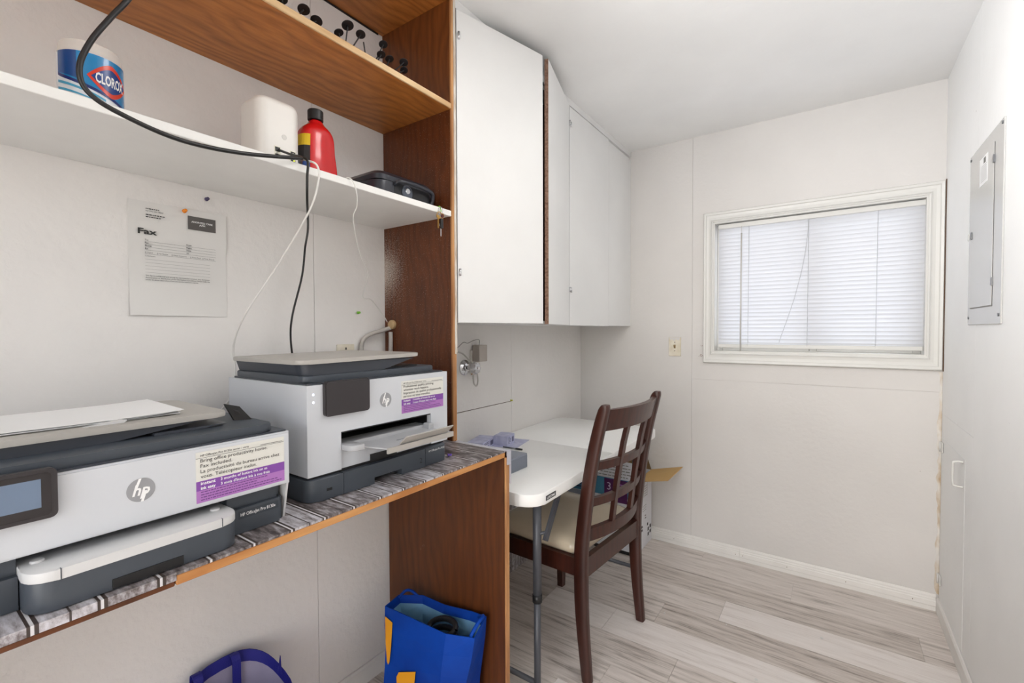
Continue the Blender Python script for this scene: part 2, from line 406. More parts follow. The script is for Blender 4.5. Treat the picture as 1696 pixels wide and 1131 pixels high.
def spline(pts, k=6):
    pts = [Vector(p) for p in pts]; out = []
    for i in range(len(pts) - 1):
        p0 = pts[max(i - 1, 0)]; p1 = pts[i]; p2 = pts[i + 1]; p3 = pts[min(i + 2, len(pts) - 1)]
        for j in range(k):
            t = j / k
            out.append(0.5 * ((2 * p1) + (p2 - p0) * t + (2 * p0 - 5 * p1 + 4 * p2 - p3) * t * t + (3 * p1 - p0 - 3 * p2 + p3) * t ** 3))
    out.append(pts[-1]); return out
def lathe(bm, prof, cx, cy, n=24, mi=0, axis='z', cz=0.0, capb=True, capt=True):
    """prof: list of (radius, height)"""
    def P(r, h, a):
        if axis == 'z': return Vector((cx + r * math.cos(a), cy + r * math.sin(a), h))
        if axis == 'x': return Vector((h, cx + r * math.cos(a), cy + r * math.sin(a)))
        return Vector((cx + r * math.cos(a), h, cy + r * math.sin(a)))
    rings = [[bm.verts.new(P(r, h, 2 * PI * k / n)) for k in range(n)] for r, h in prof]
    for a, b in zip(rings, rings[1:]):
        for k in range(n):
            f = bm.faces.new((a[k], a[(k + 1) % n], b[(k + 1) % n], b[k])); f.material_index = mi; f.smooth = True
    if capb: bm.faces.new(rings[0][::-1]).material_index = mi
    if capt: bm.faces.new(rings[-1]).material_index = mi
# lettering: text turned into flat mesh; axes give the reading direction and the up direction
def text_into(bm, s, org, xdir, up, size, width=None, bold=0.0, shear=0.0, align='LEFT'):
    cu = bpy.data.curves.new('t', 'FONT'); cu.body = s; cu.size = 1.0; cu.resolution_u = 2; cu.offset = bold; cu.shear = shear
    ob = bpy.data.objects.new('t', cu)
    me = bpy.data.meshes.new_from_object(ob)
    if len(me.vertices):
        xs = [v.co.x for v in me.vertices]; x0, x1 = min(xs), max(xs)
        sx = size if width is None else width / max(1e-6, x1 - x0)
        xd = Vector(xdir).normalized(); ud = Vector(up).normalized(); o = Vector(org)
        sh = 0 if align == 'LEFT' else (x0 + x1) / 2 if align == 'CENTER' else x1
        if align == 'LEFT': sh = x0
        vs = [bm.verts.new(o + xd * ((v.co.x - sh) * sx) + ud * (v.co.y * size)) for v in me.vertices]
        for f in me.polygons:
            try: bm.faces.new([vs[i] for i in f.vertices])
            except ValueError: pass
    bpy.data.objects.remove(ob); bpy.data.curves.remove(cu); bpy.data.meshes.remove(me)
def flat(bm, pts, mi=0):
    f = bm.faces.new([bm.verts.new(Vector(p)) for p in pts]); f.material_index = mi
def decal(name, bm, m, parent, local=False):
    """flat print: keep the faces as drawn"""
    me = bpy.data.meshes.new(name); bm.to_mesh(me); bm.free()
    return obj(name, me, m, parent, local=local)

# ------------------------------------------------------------------ the setting
W, H, YR = 1.791, 2.385, -4.1
# floor with planks
fl = struct(obj('floor', bx(-0.05, W + 0.05, YR - 0.4, 0.05, -0.06, -0.004), M_GROOVE), 'grey wood-look plank floor')
rowh = 0.174; y_top = -0.463 + 3 * rowh
row = 0; yb = y_top
specials = {3: [(0.985 - 1.22, 0), (0.985, 1), (2.2, 0)], 5: [(0.27 - 1.2, 2), (0.27, 1), (0.585, 1), (1.80, 0)], 1: [(-0.05, 0), (1.235, 0), (2.4, 0)]}
while yb > YR:
    ya = yb - rowh
    if row in specials: cuts = specials[row]
    else:
        x = -random.uniform(0.1, 1.1); cuts = []
        while x < W + 0.1: cuts.append((x, random.choice((0, 0, 2, 0, 1) if row > 6 else (0, 0, 2)))); x += 1.22
        cuts.append((x, 0))
    for (xa, k), (xb, _) in zip(cuts, cuts[1:] + [(9, 0)]):
        x0, x1 = max(xa, -0.01), min(xb, W + 0.01)
        if x1 - x0 < 0.02: continue
        y0, y1 = max(ya, YR - 0.3), min(yb, 0.01)
        if y1 - y0 < 0.01: continue
        b = nb(); box(b, x0 + 0.0005, x1 - 0.0005, y0 + 0.0005, y1 - 0.0005, -0.0045, 0.0)
        bmesh.ops.translate(b, verts=b.verts, vec=(-x0, -y0, 0))
        o = obj('plank', b, (M_PL1, M_PL2, M_PL3)[k], fl, local=True); o.location = (x0, y0, 0)
    yb = ya; row += 1
struct(obj('ceiling', bx(-0.1, W + 0.1, YR - 0.1, 0.1, H, H + 0.08), M_CEIL), 'flat white painted ceiling')

# left wall, made of sheets with seams between them
wl_ = struct(obj('wall_left', bx(-0.10, -0.004, YR - 0.1, 0.1, -0.05, H + 0.05), M_CRACK), 'white painted panel wall behind the printers')
g = 0.0008
for (y0, y1, z0, z1) in ((YR, -1.93, 0, H), (-1.93, -0.813, 0.909, H), (-1.93, -0.813, 0, 0.9055), (-0.813, 0.0, 0, H)):
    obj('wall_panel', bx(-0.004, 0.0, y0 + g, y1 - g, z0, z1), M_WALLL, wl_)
# back wall with the window opening
WX0, WX1, WZ0, WZ1 = 0.827, 1.735, 1.153, 1.883
b = nb()
for (x0, x1, z0, z1) in ((-0.1, WX0, -0.05, H + 0.05), (WX1, W + 0.1, -0.05, H + 0.05), (WX0, WX1, -0.05, WZ0), (WX0, WX1, WZ1, H + 0.05)):
    box(b, x0, x1, 0.004, 0.12, z0, z1)
wb = struct(obj('wall_back', b, M_GROOVE), 'white painted back wall with the window')
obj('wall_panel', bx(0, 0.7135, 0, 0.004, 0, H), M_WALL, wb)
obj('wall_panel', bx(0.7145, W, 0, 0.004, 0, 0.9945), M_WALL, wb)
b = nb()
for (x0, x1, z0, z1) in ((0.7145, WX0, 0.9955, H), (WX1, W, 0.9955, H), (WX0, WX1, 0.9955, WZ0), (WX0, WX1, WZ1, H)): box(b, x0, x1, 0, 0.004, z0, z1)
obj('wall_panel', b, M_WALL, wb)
# right wall
wr = struct(obj('wall_right', bx(W + 0.004, W + 0.12, YR - 0.1, 0.1, -0.05, H + 0.05), M_GROOVE), 'white painted right wall with the breaker panel')
for (y0, y1, z0, z1) in ((YR, -0.5655, 0, H), (-0.5645, 0, 0.9005, H), (-0.5645, 0, 0, 0.8995)):
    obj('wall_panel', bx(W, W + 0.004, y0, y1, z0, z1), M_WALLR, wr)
# rear wall (behind the camera) with an open doorway
b = nb()
for (x0, x1, z0, z1) in ((-0.1, 0.7, 0, H + 0.05), (1.7, W + 0.1, 0, H + 0.05), (0.7, 1.7, 2.08, H + 0.05)): box(b, x0, x1, YR - 0.12, YR, z0, z1)
struct(obj('wall_rear', b, M_WALL), 'white wall with an open doorway behind the camera')

# baseboards
def baseboard(name, p0, p1, nrm, prof, label, m=M_BASE):
    p0, p1, nrm = Vector(p0), Vector(p1), Vector(nrm)
    b = nb(); quadprism(b, [p0 + nrm * d + Vector((0, 0, z)) for d, z in prof], p1 - p0)
    return struct(obj(name, b, m), label)
prof = [(0.0005, 0.0005), (0.012, 0.0005), (0.012, 0.020), (0.0145, 0.024), (0.0145, 0.044), (0.011, 0.048), (0.011, 0.054), (0.008, 0.058), (0.008, 0.066), (0.004, 0.074), (0.0005, 0.074)]
bb1 = baseboard('baseboard_back', (0.0, -0.0005, 0), (0.9735, -0.0005, 0), (0, -1, 0), prof, 'white ridged baseboard, left length under the window wall')
bb2 = baseboard('baseboard_back', (0.9745, -0.0005, 0), (W - 0.011, -0.0005, 0), (0, -1, 0), prof, 'white ridged baseboard, right length under the window wall')
for bbx, xs in ((bb1, (0.955, 0.62)), (bb2, (0.990, 1.20, 1.45, 1.70))):
    for x in xs:
        q = nb(); lathe(q, [(0.0022, -0.0147), (0.0018, -0.0158)], x, 0.034, 8, axis='y'); obj('nail_head', q, M_CRACK, bbx)
prof2 = [(0.0005, 0.0005), (0.010, 0.0005), (0.010, 0.06), (0.006, 0.068), (0.0005, 0.068)]
baseboard('baseboard_right', (W - 0.0005, -0.016, 0), (W - 0.0005, YR, 0), (-1, 0, 0), prof2, 'plain white baseboard along the right wall')
baseboard('baseboard_left', (0.0005, YR, 0), (0.0005, -1.66, 0), (1, 0, 0), prof2, 'white baseboard on the wall under the counter')
# contact paper on the low part of the left wall under the folding table
tag(obj('contact_paper', bx(0.0005, 0.0022, -1.60, -0.30, 0.0005, 0.36), M_WPAPER), 'grey barn-board contact paper on the low wall under folding table', 'wall covering')
# stained caulk in the far right corner
m, n, l, p = nodes_of('stained_caulk', 0.8)
tc = n.new('ShaderNodeTexCoord'); mp = n.new('ShaderNodeMapping'); mp.inputs['Scale'].default_value = (1, 1, 0.5); l.new(tc.outputs['Object'], mp.inputs[0])
nz = n.new('ShaderNodeTexNoise'); nz.inputs['Scale'].default_value = 26; nz.inputs['Detail'].default_value = 6; l.new(mp.outputs[0], nz.inputs['Vector'])
l.new(ramp(n, l, nz.outputs[0], [(0.30, (184, 158, 126)), (0.46, (208, 196, 180)), (0.60, (222, 218, 212))]), p.inputs['Base Color'])
M_CAULK = m
b = nb(); k = 40; prev = None
for i in range(k + 1):
    z = 0.078 + (1.085 - 0.078) * i / k; wdt = 0.008 + 0.010 * random.random(); wd2 = 0.004 + 0.004 * random.random()
    ring = [b.verts.new((W - wdt, -0.0006, z)), b.verts.new((W - 0.003, -0.004, z)), b.verts.new((W - 0.0006, -wd2, z)), b.verts.new((W - 0.0002, -0.0002, z))]
    if prev:
        for j in range(4): b.faces.new((prev[j], prev[(j + 1) % 4], ring[(j + 1) % 4], ring[j]))
    prev = ring
struct(obj('trim_1', b, M_CAULK), 'brown stained caulk line in the corner below the window')
b = nb(); box(b, W - 0.003, W - 0.0005, -0.022, -0.0165, 1.09, 1.94)
struct(obj('trim_2', b, M_CRACK), 'thin brown gap between window casing and right wall')

# ------------------------------------------------------------------ window
win = sroot('window_1', 'white sliding window with moulded casing', (1.28, 0, 1.15))
ox0, ox1, oz0, oz1 = 0.7767, W - 0.0006, 1.0912, 1.9385
cp = [(0, 0.0002), (0, 0.010), (0.10, 0.012), (0.14, 0.017), (0.22, 0.0145), (0.42, 0.013), (0.66, 0.0145), (0.72, 0.019), (0.90, 0.021), (0.97, 0.016), (1, 0.010), (1, 0.0002)]
inn = [(WX0, WZ0), (WX1, WZ0), (WX1, WZ1), (WX0, WZ1)]; out = [(ox0, oz0), (ox1, oz0), (ox1, oz1), (ox0, oz1)]
for s in range(4):
    e = (s + 1) % 4; b = nb(); A = []; B = []
    for d, h in cp:
        A.append(b.verts.new((inn[s][0] + d * (out[s][0] - inn[s][0]), -h, inn[s][1] + d * (out[s][1] - inn[s][1]))))
        B.append(b.verts.new((inn[e][0] + d * (out[e][0] - inn[e][0]), -h, inn[e][1] + d * (out[e][1] - inn[e][1]))))
    for i in range(len(cp)):
        j = (i + 1) % len(cp); b.faces.new((A[i], A[j], B[j], B[i]))
    b.faces.new(A[::-1]); b.faces.new(B)
    obj('casing', b, M_TRIM, win)
b = nb(); t_ = 0.008
for (x0, x1, z0, z1) in ((WX0, WX0 + t_, WZ0, WZ1), (WX1 - t_, WX1, WZ0, WZ1), (WX0 + t_, WX1 - t_, WZ0, WZ0 + t_), (WX0 + t_, WX1 - t_, WZ1 - t_, WZ1)): box(b, x0, x1, -0.004, 0.125, z0, z1)
obj('jamb', b, M_TRIM, win)
a0, a1, c0, c1 = WX0 + t_, WX1 - t_, WZ0 + t_, WZ1 - t_
def sash(x0, x1, y):
    b = nb(); f = 0.030
    for q in ((x0, x0 + f, c0, c1), (x1 - f, x1, c0, c1), (x0 + f, x1 - f, c0, c0 + f), (x0 + f, x1 - f, c1 - f, c1)): box(b, q[0], q[1], y, y + 0.022, q[2], q[3], 0.002, 1)
    s_ = obj('sash', b, M_TRIM, win); obj('pane', bx(x0 + f, x1 - f, y + 0.009, y + 0.013, c0 + f, c1 - f), M_GLASS, s_)
sash(a0, 1.315, 0.072); sash(1.285, a1, 0.097)
# blinds
bl = thing('window_blind', 'white horizontal mini blind, closed, hanging in the window', 'blind', (1.28, 0.035, 1.165))
obj('headrail', bx(0.849, 1.729, 0.020, 0.046, 1.846, 1.871, 0.002, 1), M_TRIM, bl)
z = 1.842; i = 0; sl_me = None
while z > 1.196:
    if sl_me is None:
        b = nb(); L = 0.877; kk = 4; vs = []
        th = math.radians(66)
        for j in range(kk + 1):
            u = (j / kk - 0.5) * 0.0252; cr = 0.0016 * (1 - (2 * j / kk - 1) ** 2)
            # slat stands nearly upright: inner edge low
            yy = -u * math.cos(th) - cr * math.sin(th); zz = u * math.sin(th) - cr * math.cos(th)
            vs.append((yy, zz))
        A = [[b.verts.new((sx_ * L / 2, y_, z_)) for (y_, z_) in vs] for sx_ in (-1, 1)]
        B_ = [[b.verts.new((sx_ * L / 2, y_ + 0.0003, z_ + 0.0001)) for (y_, z_) in vs] for sx_ in (-1, 1)]
        for j in range(kk):
            b.faces.new((A[0][j], A[0][j + 1], A[1][j + 1], A[1][j]))
        for f in b.faces: f.smooth = True
        for vv in B_[0] + B_[1]: b.verts.remove(vv)
        o = obj('slat', b, M_BLIND, bl, local=True); sl_me = o.data
    else:
        o = bpy.data.objects.new('slat', sl_me); C.objects.link(o); o.parent = bl
    o.location = (1.2885 - 1.28, 0.036 - 0.035, z - 1.165); o.rotation_euler = (math.radians(random.uniform(-2, 2)), 0, 0)
    z -= 0.0208
obj('bottom_rail', bx(0.848, 1.726, 0.026, 0.048, 1.178, 1.198, 0.003, 2), M_TRIM, bl)
for zz in (1.2035, 1.2005): pass
b = nb(); tube(b, [(0.968, 0.016, 1.85), (0.968, 0.014, 1.81)], 0.0015, 6); tube(b, [(0.968, 0.013, 1.81), (0.967, 0.011, 1.156)], 0.0035, 6)
obj('tilt_wand', b, mat('wand_grey', (196, 192, 186), 0.35), bl)
for x in (1.004, 1.279, 1.557):
    b = nb(); tube(b, [(x, 0.0265, 1.848), (x - 0.003, 0.0265, 1.19)], 0.0009, 5); obj('ladder_cord', b, M_BLIND, bl)
b = nb(); tube(b, spline([(1.279, 0.022, 1.846), (1.262, 0.0255, 1.66), (1.22, 0.0255, 1.45), (1.15, 0.0255, 1.21)]), 0.0010, 5)
obj('lift_cord', b, M_BLIND, bl)

# outside, beyond the glass
struct(obj('ground', bx(-8, 10, 0.30, 14, -0.6, -0.5), mat('gravel', (206, 208, 214), 0.9, var=0.2)), 'pale ground outside the window')
struct(obj('added_eave', bx(-1.5, 4.5, 0.14, 0.75, 2.22, 2.30), mat('eave_tan', (226, 196, 158), 0.8)), 'unseen tan roof eave added above the window to warm its light')  # unseen eave, added to tint the top of the blind warm

# ------------------------------------------------------------------ unseen ceiling lamp, added above the frame to brighten the room
def added_ceiling_lamp(x, y, power, label, hs=0.22):
    t = thing('added_ceiling_lamp', label, 'lamp', (x, y, H))
    b = nb()
    for q in ((-hs - 0.015, -hs, -hs - 0.015, hs + 0.015), (hs, hs + 0.015, -hs - 0.015, hs + 0.015), (-hs, hs, -hs - 0.015, -hs), (-hs, hs, hs, hs + 0.015)): box(b, x + q[0], x + q[1], y + q[2], y + q[3], H - 0.012, H - 0.0005)
    obj('frame', b, M_TRIM, t)
    obj('diffuser', bx(x - hs, x + hs, y - hs, y + hs, H - 0.008, H - 0.0006), mat('lamp_diffuser', (255, 252, 248), 0.4, emit=((255, 252, 247), 2.0)), t)
    l = bpy.data.lights.new('lamp_light', 'AREA'); l.shape = 'SQUARE'; l.size = 2 * hs; l.energy = power; l.color = (1.0, 0.99, 0.98)
    o = bpy.data.objects.new('lamp_light', l); C.objects.link(o); o.parent = t; o.location = (0, 0, -0.016)
added_ceiling_lamp(1.22, -1.60, 4.8, 'unseen square ceiling light panel added to brighten the room')

# ------------------------------------------------------------------ shelf unit over the counter
PY = -1.643
su = thing('shelf_unit', 'built-in plywood shelf unit above the printers', 'shelf unit', (0.17, -2.4, 0.906))
b = nb(); box(b, 0.0008, 0.336, PY, PY + 0.018, 0.9065, 2.030); obj('side_panel', b, M_PLYD, su)
b = nb(); box(b, 0.0008, 0.336, PY, PY + 0.018, 2.0305, 2.376); obj('side_panel', b, M_PLYTOP, su)
b = nb(); box(b, 0.3362, 0.343, PY, PY + 0.010, 0.9065, 2.376); obj('front_edge', b, M_EDGEV, su)
b = nb(); box(b, 0.3362, 0.345, PY + 0.0102, PY + 0.020, 1.20, 2.376); obj('front_edge', b, M_EDGEP, su)
b = nb(); box(b, 0.3362, 0.343, PY + 0.0102, PY + 0.018, 0.9065, 1.1995); obj('front_edge', b, M_EDGEV, su)
ys0 = -3.30
obj('plywood_shelf', bx(0.0008, 0.3375, ys0, PY - 0.0006, 2.0125, 2.030), M_PLY, su)
obj('shelf_edge', bx(0.3377, 0.343, ys0, PY - 0.0006, 2.0125, 2.030, 0.0012, 1), M_EDGEL, su)
obj('white_shelf', bx(0.0008, 0.3405, ys0, PY - 0.0006, 1.6585, 1.6775, 0.002, 2), M_WHITE, su)
obj('top_board', bx(0.0008, 0.343, ys0, PY - 0.0006, 2.372, 2.3835), M_PLY, su)
obj('end_panel', bx(0.0008, 0.343, ys0 - 0.018, ys0, 0.9065, 2.3835), M_PLYD, su)
b = nb(); box(b, 0.0008, 0.0035, -3.2, PY - 0.02, 2.366, 2.3715); obj('gap_strip', b, M_BLACK, su)

# ------------------------------------------------------------------ counter
ct = thing('counter', 'plywood counter topped with grey barn-board contact paper', 'counter', (0.28, -2.4, 0.0))
obj('top_board', bx(0.0006, 0.548, ys0, -1.623, 0.885, 0.9035), M_PLYDESK, ct)
obj('edge_strip', bx(0.5482, 0.556, -2.512, -1.6425, 0.8845, 0.9005, 0.0015, 1), M_EDGE, ct)
obj('edge_strip', bx(0.5482, 0.554, ys0, -2.513, 0.8835, 0.8925, 0.0015, 1), M_PLYDESK, ct)
b = nb(); box(b, 0.0006, 0.552, ys0, -1.641, 0.9036, 0.9055); box(b, 0.5525, 0.5565, ys0, -2.512, 0.8928, 0.9055)
box(b, 0.5521, 0.5562, -2.512, -1.6425, 0.9008, 0.9055)
obj('contact_paper', b, M_WPAPER, ct)
b = nb(); box(b, 0.40, 0.566, -1.6246, -1.6236, 0.80, 0.9053); box(b, 0.346, 0.566, -1.6406, -1.6238, 0.9037, 0.9055)
box(b, 0.5605, 0.566, -1.6404, -1.6248, 0.862, 0.9035, 0.001, 1)
obj('paper_overhang', b, mat('contact_paper_back', (186, 186, 196), 0.45), ct)
obj('side_panel', bx(0.0125, 0.553, PY, -1.6255, 0.0006, 0.8845), M_PLYDESK, ct)
obj('side_panel_edge', bx(0.5532, 0.560, PY, -1.6255, 0.0006, 0.8845, 0.001, 1), M_EDGEV, ct)
obj('end_panel', bx(0.0125, 0.553, ys0, ys0 + 0.018, 0.0006, 0.8845), M_PLYDESK, ct)
b = nb(); lathe(b, [(0.016, PY - 0.0004), (0.013, PY - 0.0008)], 0.185, 0.745, 16, axis='y'); obj('wood_knot', b, mat('knot_dark', (40, 24, 14), 0.6), ct)

# ------------------------------------------------------------------ wall cabinet
cb = thing('wall_cabinet', 'white painted wall cabinet with two doors ajar', 'cabinet', (0.17, -0.82, 1.305))
CX, CZ0, CZ1 = 0.344, 1.305, 2.350
b = nb()
box(b, 0.0008, 0.325, -1.622, -0.0008, CZ0, CZ0 + 0.016); obj('bottom_panel', b, M_CAB, cb)
obj('back_panel', bx(0.0008, 0.006, -1.622, -0.0008, CZ0 + 0.0162, H - 0.0008), M_DARKWOOD, cb)
obj('divider', bx(0.0064, 0.322, -0.833, -0.817, CZ0 + 0.0162, H - 0.001), M_DARKWOOD, cb)
obj('inner_side', bx(0.0064, 0.322, -1.6225, -1.612, CZ0 + 0.0162, H - 0.001), M_DARKWOOD, cb)
obj('inner_shelf', bx(0.0064, 0.30, -1.6118, -0.834, 1.82, 1.836), M_DARKWOOD, cb)
# face frame
b = nb()
box(b, 0.3225, CX - 0.013, -1.622, -0.0008, 2.335, H - 0.0008)
obj('face_frame', b, M_CAB, cb)
obj('face_frame', bx(0.3225, CX - 0.013, -0.84, -0.80, CZ0 + 0.0162, 2.3348), M_CAB, cb)
b = nb(); box(b, 0.3262, CX, -0.344, -0.0008, CZ0, 2.3335); obj('fixed_panel', b, M_CAB, cb)
b = nb(); box(b, CX - 0.0128, CX, -1.622, -0.0008, 2.3525, H - 0.0008); obj('fascia', b, M_CAB, cb)
# doors
def door(hx, hy, w_, ang, sgn, z0, z1, label):
    """door hinged at (hx, hy) on its outer face, width w_ along sgn*y, opened by ang towards +x"""
    d = Vector((math.sin(ang), sgn * math.cos(ang), 0)); nrm = Vector((math.cos(ang), -sgn * math.sin(ang), 0)); th = 0.016
    p0 = Vector((hx, hy, z0)); b = nb()
    quadprism(b, [p0, p0 + d * w_, p0 + d * w_ - nrm * th, p0 - nrm * th], (0, 0, z1 - z0))
    for f in b.faces:
        c = f.calc_center_median()
        if abs((c - p0).dot(d) - w_) < 1e-4: f.material_index = 1
    o = obj('door', b, [M_CAB, M_PBOARD], cb); o['label'] = label
    for hz in (z0 + 0.17, z1 - 0.085):
        q = nb(); tube(q, [p0 + d * 0.006 + Vector((0.004, 0, hz - z0 - 0.012)), p0 + d * 0.006 + Vector((0.004, 0, hz - z0 + 0.012))], 0.004, 8); obj('hinge', q, M_CHROME, o)
    return o
door(CX + 0.001, -1.618, 0.400, 0.257, 1, CZ0 + 0.001, 2.350, 'left white door standing slightly open')
door(CX + 0.001, -0.815, 0.400, 0.276, -1, CZ0 - 0.001, 2.350, 'narrow-looking white door swung open beside the left door')
door(CX + 0.001, -0.812, 0.464, 0.0, 1, CZ0 - 0.002, 2.347, 'closed white door next to the window wall')

# ------------------------------------------------------------------ text shortcuts
YP, ZP, XP = (0, 1, 0), (0, 0, 1), (1, 0, 0)
def sticker(parent, x, y0, y1, z0, z1, zp, lines, legal, title, n_legal):
    w_ = y1 - y0
    b = nb(); quadprism(b, [(x, y0, z0), (x, y1, z0), (x, y1, z1), (x, y0, z1)], (0.0004, 0, 0))
    s_ = obj('sticker', b, M_STK, parent); xx = x + 0.0006
    zm = z0 + (zp - z0) * 0.56
    b = nb(); flat(b, [(xx, y0, zm), (xx, y1, zm), (xx, y1, zp), (xx, y0, zp)]); decal('sticker_band', b, M_PUR1, s_)
    b = nb(); flat(b, [(xx, y0, z0), (xx, y1, z0), (xx, y1, zm), (xx, y0, zm)]); decal('sticker_band', b, M_PUR2, s_)
    xx += 0.0003; b = nb(); yl = y0 + w_ * 0.045
    text_into(b, title, (xx, yl, z1 - 0.0078), YP, ZP, 0.0052, w_ * 0.52)
    zl = z1 - 0.0105; flat(b, [(xx, y0, zl), (xx, y1 - 0.001, zl), (xx, y1 - 0.001, zl + 0.0005), (xx, y0, zl + 0.0005)])
    flat(b, [(xx, y1 - w_ * 0.30, zl + 0.0022), (xx, y1 - w_ * 0.03, zl + 0.0022), (xx, y1 - w_ * 0.03, zl + 0.0029), (xx, y1 - w_ * 0.30, zl + 0.0029)])
    hgt = (zl - zp); step = hgt / (len(lines) + 0.35)
    for i, (s, fw) in enumerate(lines): text_into(b, s, (xx, yl, zl - step * (i + 1) + step * 0.18), YP, ZP, step * 0.98, w_ * fw)
    decal('printed_text', b, M_INK, s_)
    b = nb(); st = (zp - zm) / 2
    for i, s in enumerate(('3 months of Instant Ink on us', "3 mois d'Instant Ink à nos frais")): text_into(b, s, (xx, y0 + w_ * 0.25, zp - st * (i + 1) + st * 0.22), YP, ZP, st * 0.86, w_ * (0.53 + 0.03 * i), 0.012)
    for i, s in enumerate(('instant', 'ink eady')):
        text_into(b, s if i == 0 else 'ink easy', (xx, yl, zp - st * (i + 1) + st * 0.20), YP, ZP, st * 0.9, w_ * 0.15, 0.02)
    decal('printed_text', b, M_INKW, s_)
    b = nb(); st = (zm - z0) / (n_legal + 0.6)
    for i in range(n_legal):
        zz = zm - st * (i + 0.8); ww = w_ * (0.74, 0.60, 0.86, 0.90, 0.7)[i]; yy = yl
        while yy < yl + ww:
            q = random.uniform(0.002, 0.006); flat(b, [(xx, yy, zz), (xx, yy + q, zz), (xx, yy + q, zz + st * 0.34), (xx, yy, zz + st * 0.34)]); yy += q + 0.0011
    decal('printed_text', b, M_INK2, s_)
def logo(parent, x, yc, zc, r):
    b = nb(); lathe(b, [(r, x), (r, x + 0.0004)], yc, zc, 36, axis='x'); o = obj('logo', b, M_LOGO, parent)
    xx = x + 0.0007; b = nb(); s = 0.30
    text_into(b, 'hp', (xx, yc, zc - r * 0.42), YP, ZP, r * 1.30, r * 1.25, 0.022, 0.28, 'CENTER')
    def bar(ya, za, yb_, zb_, wd): flat(b, [(xx + 0.0003, ya - wd, za), (xx + 0.0003, ya + wd, za), (xx + 0.0003, yb_ + wd, zb_), (xx + 0.0003, yb_ - wd, zb_)])
    bar(yc - r * 0.42, zc + r * 0.0, yc - r * 0.06, zc + r * 0.98, r * 0.10)
    bar(yc + r * 0.05, zc - r * 1.0, yc + r * 0.32, zc - r * 0.1, r * 0.10)
    decal('logo_letters', b, M_INKW, o)

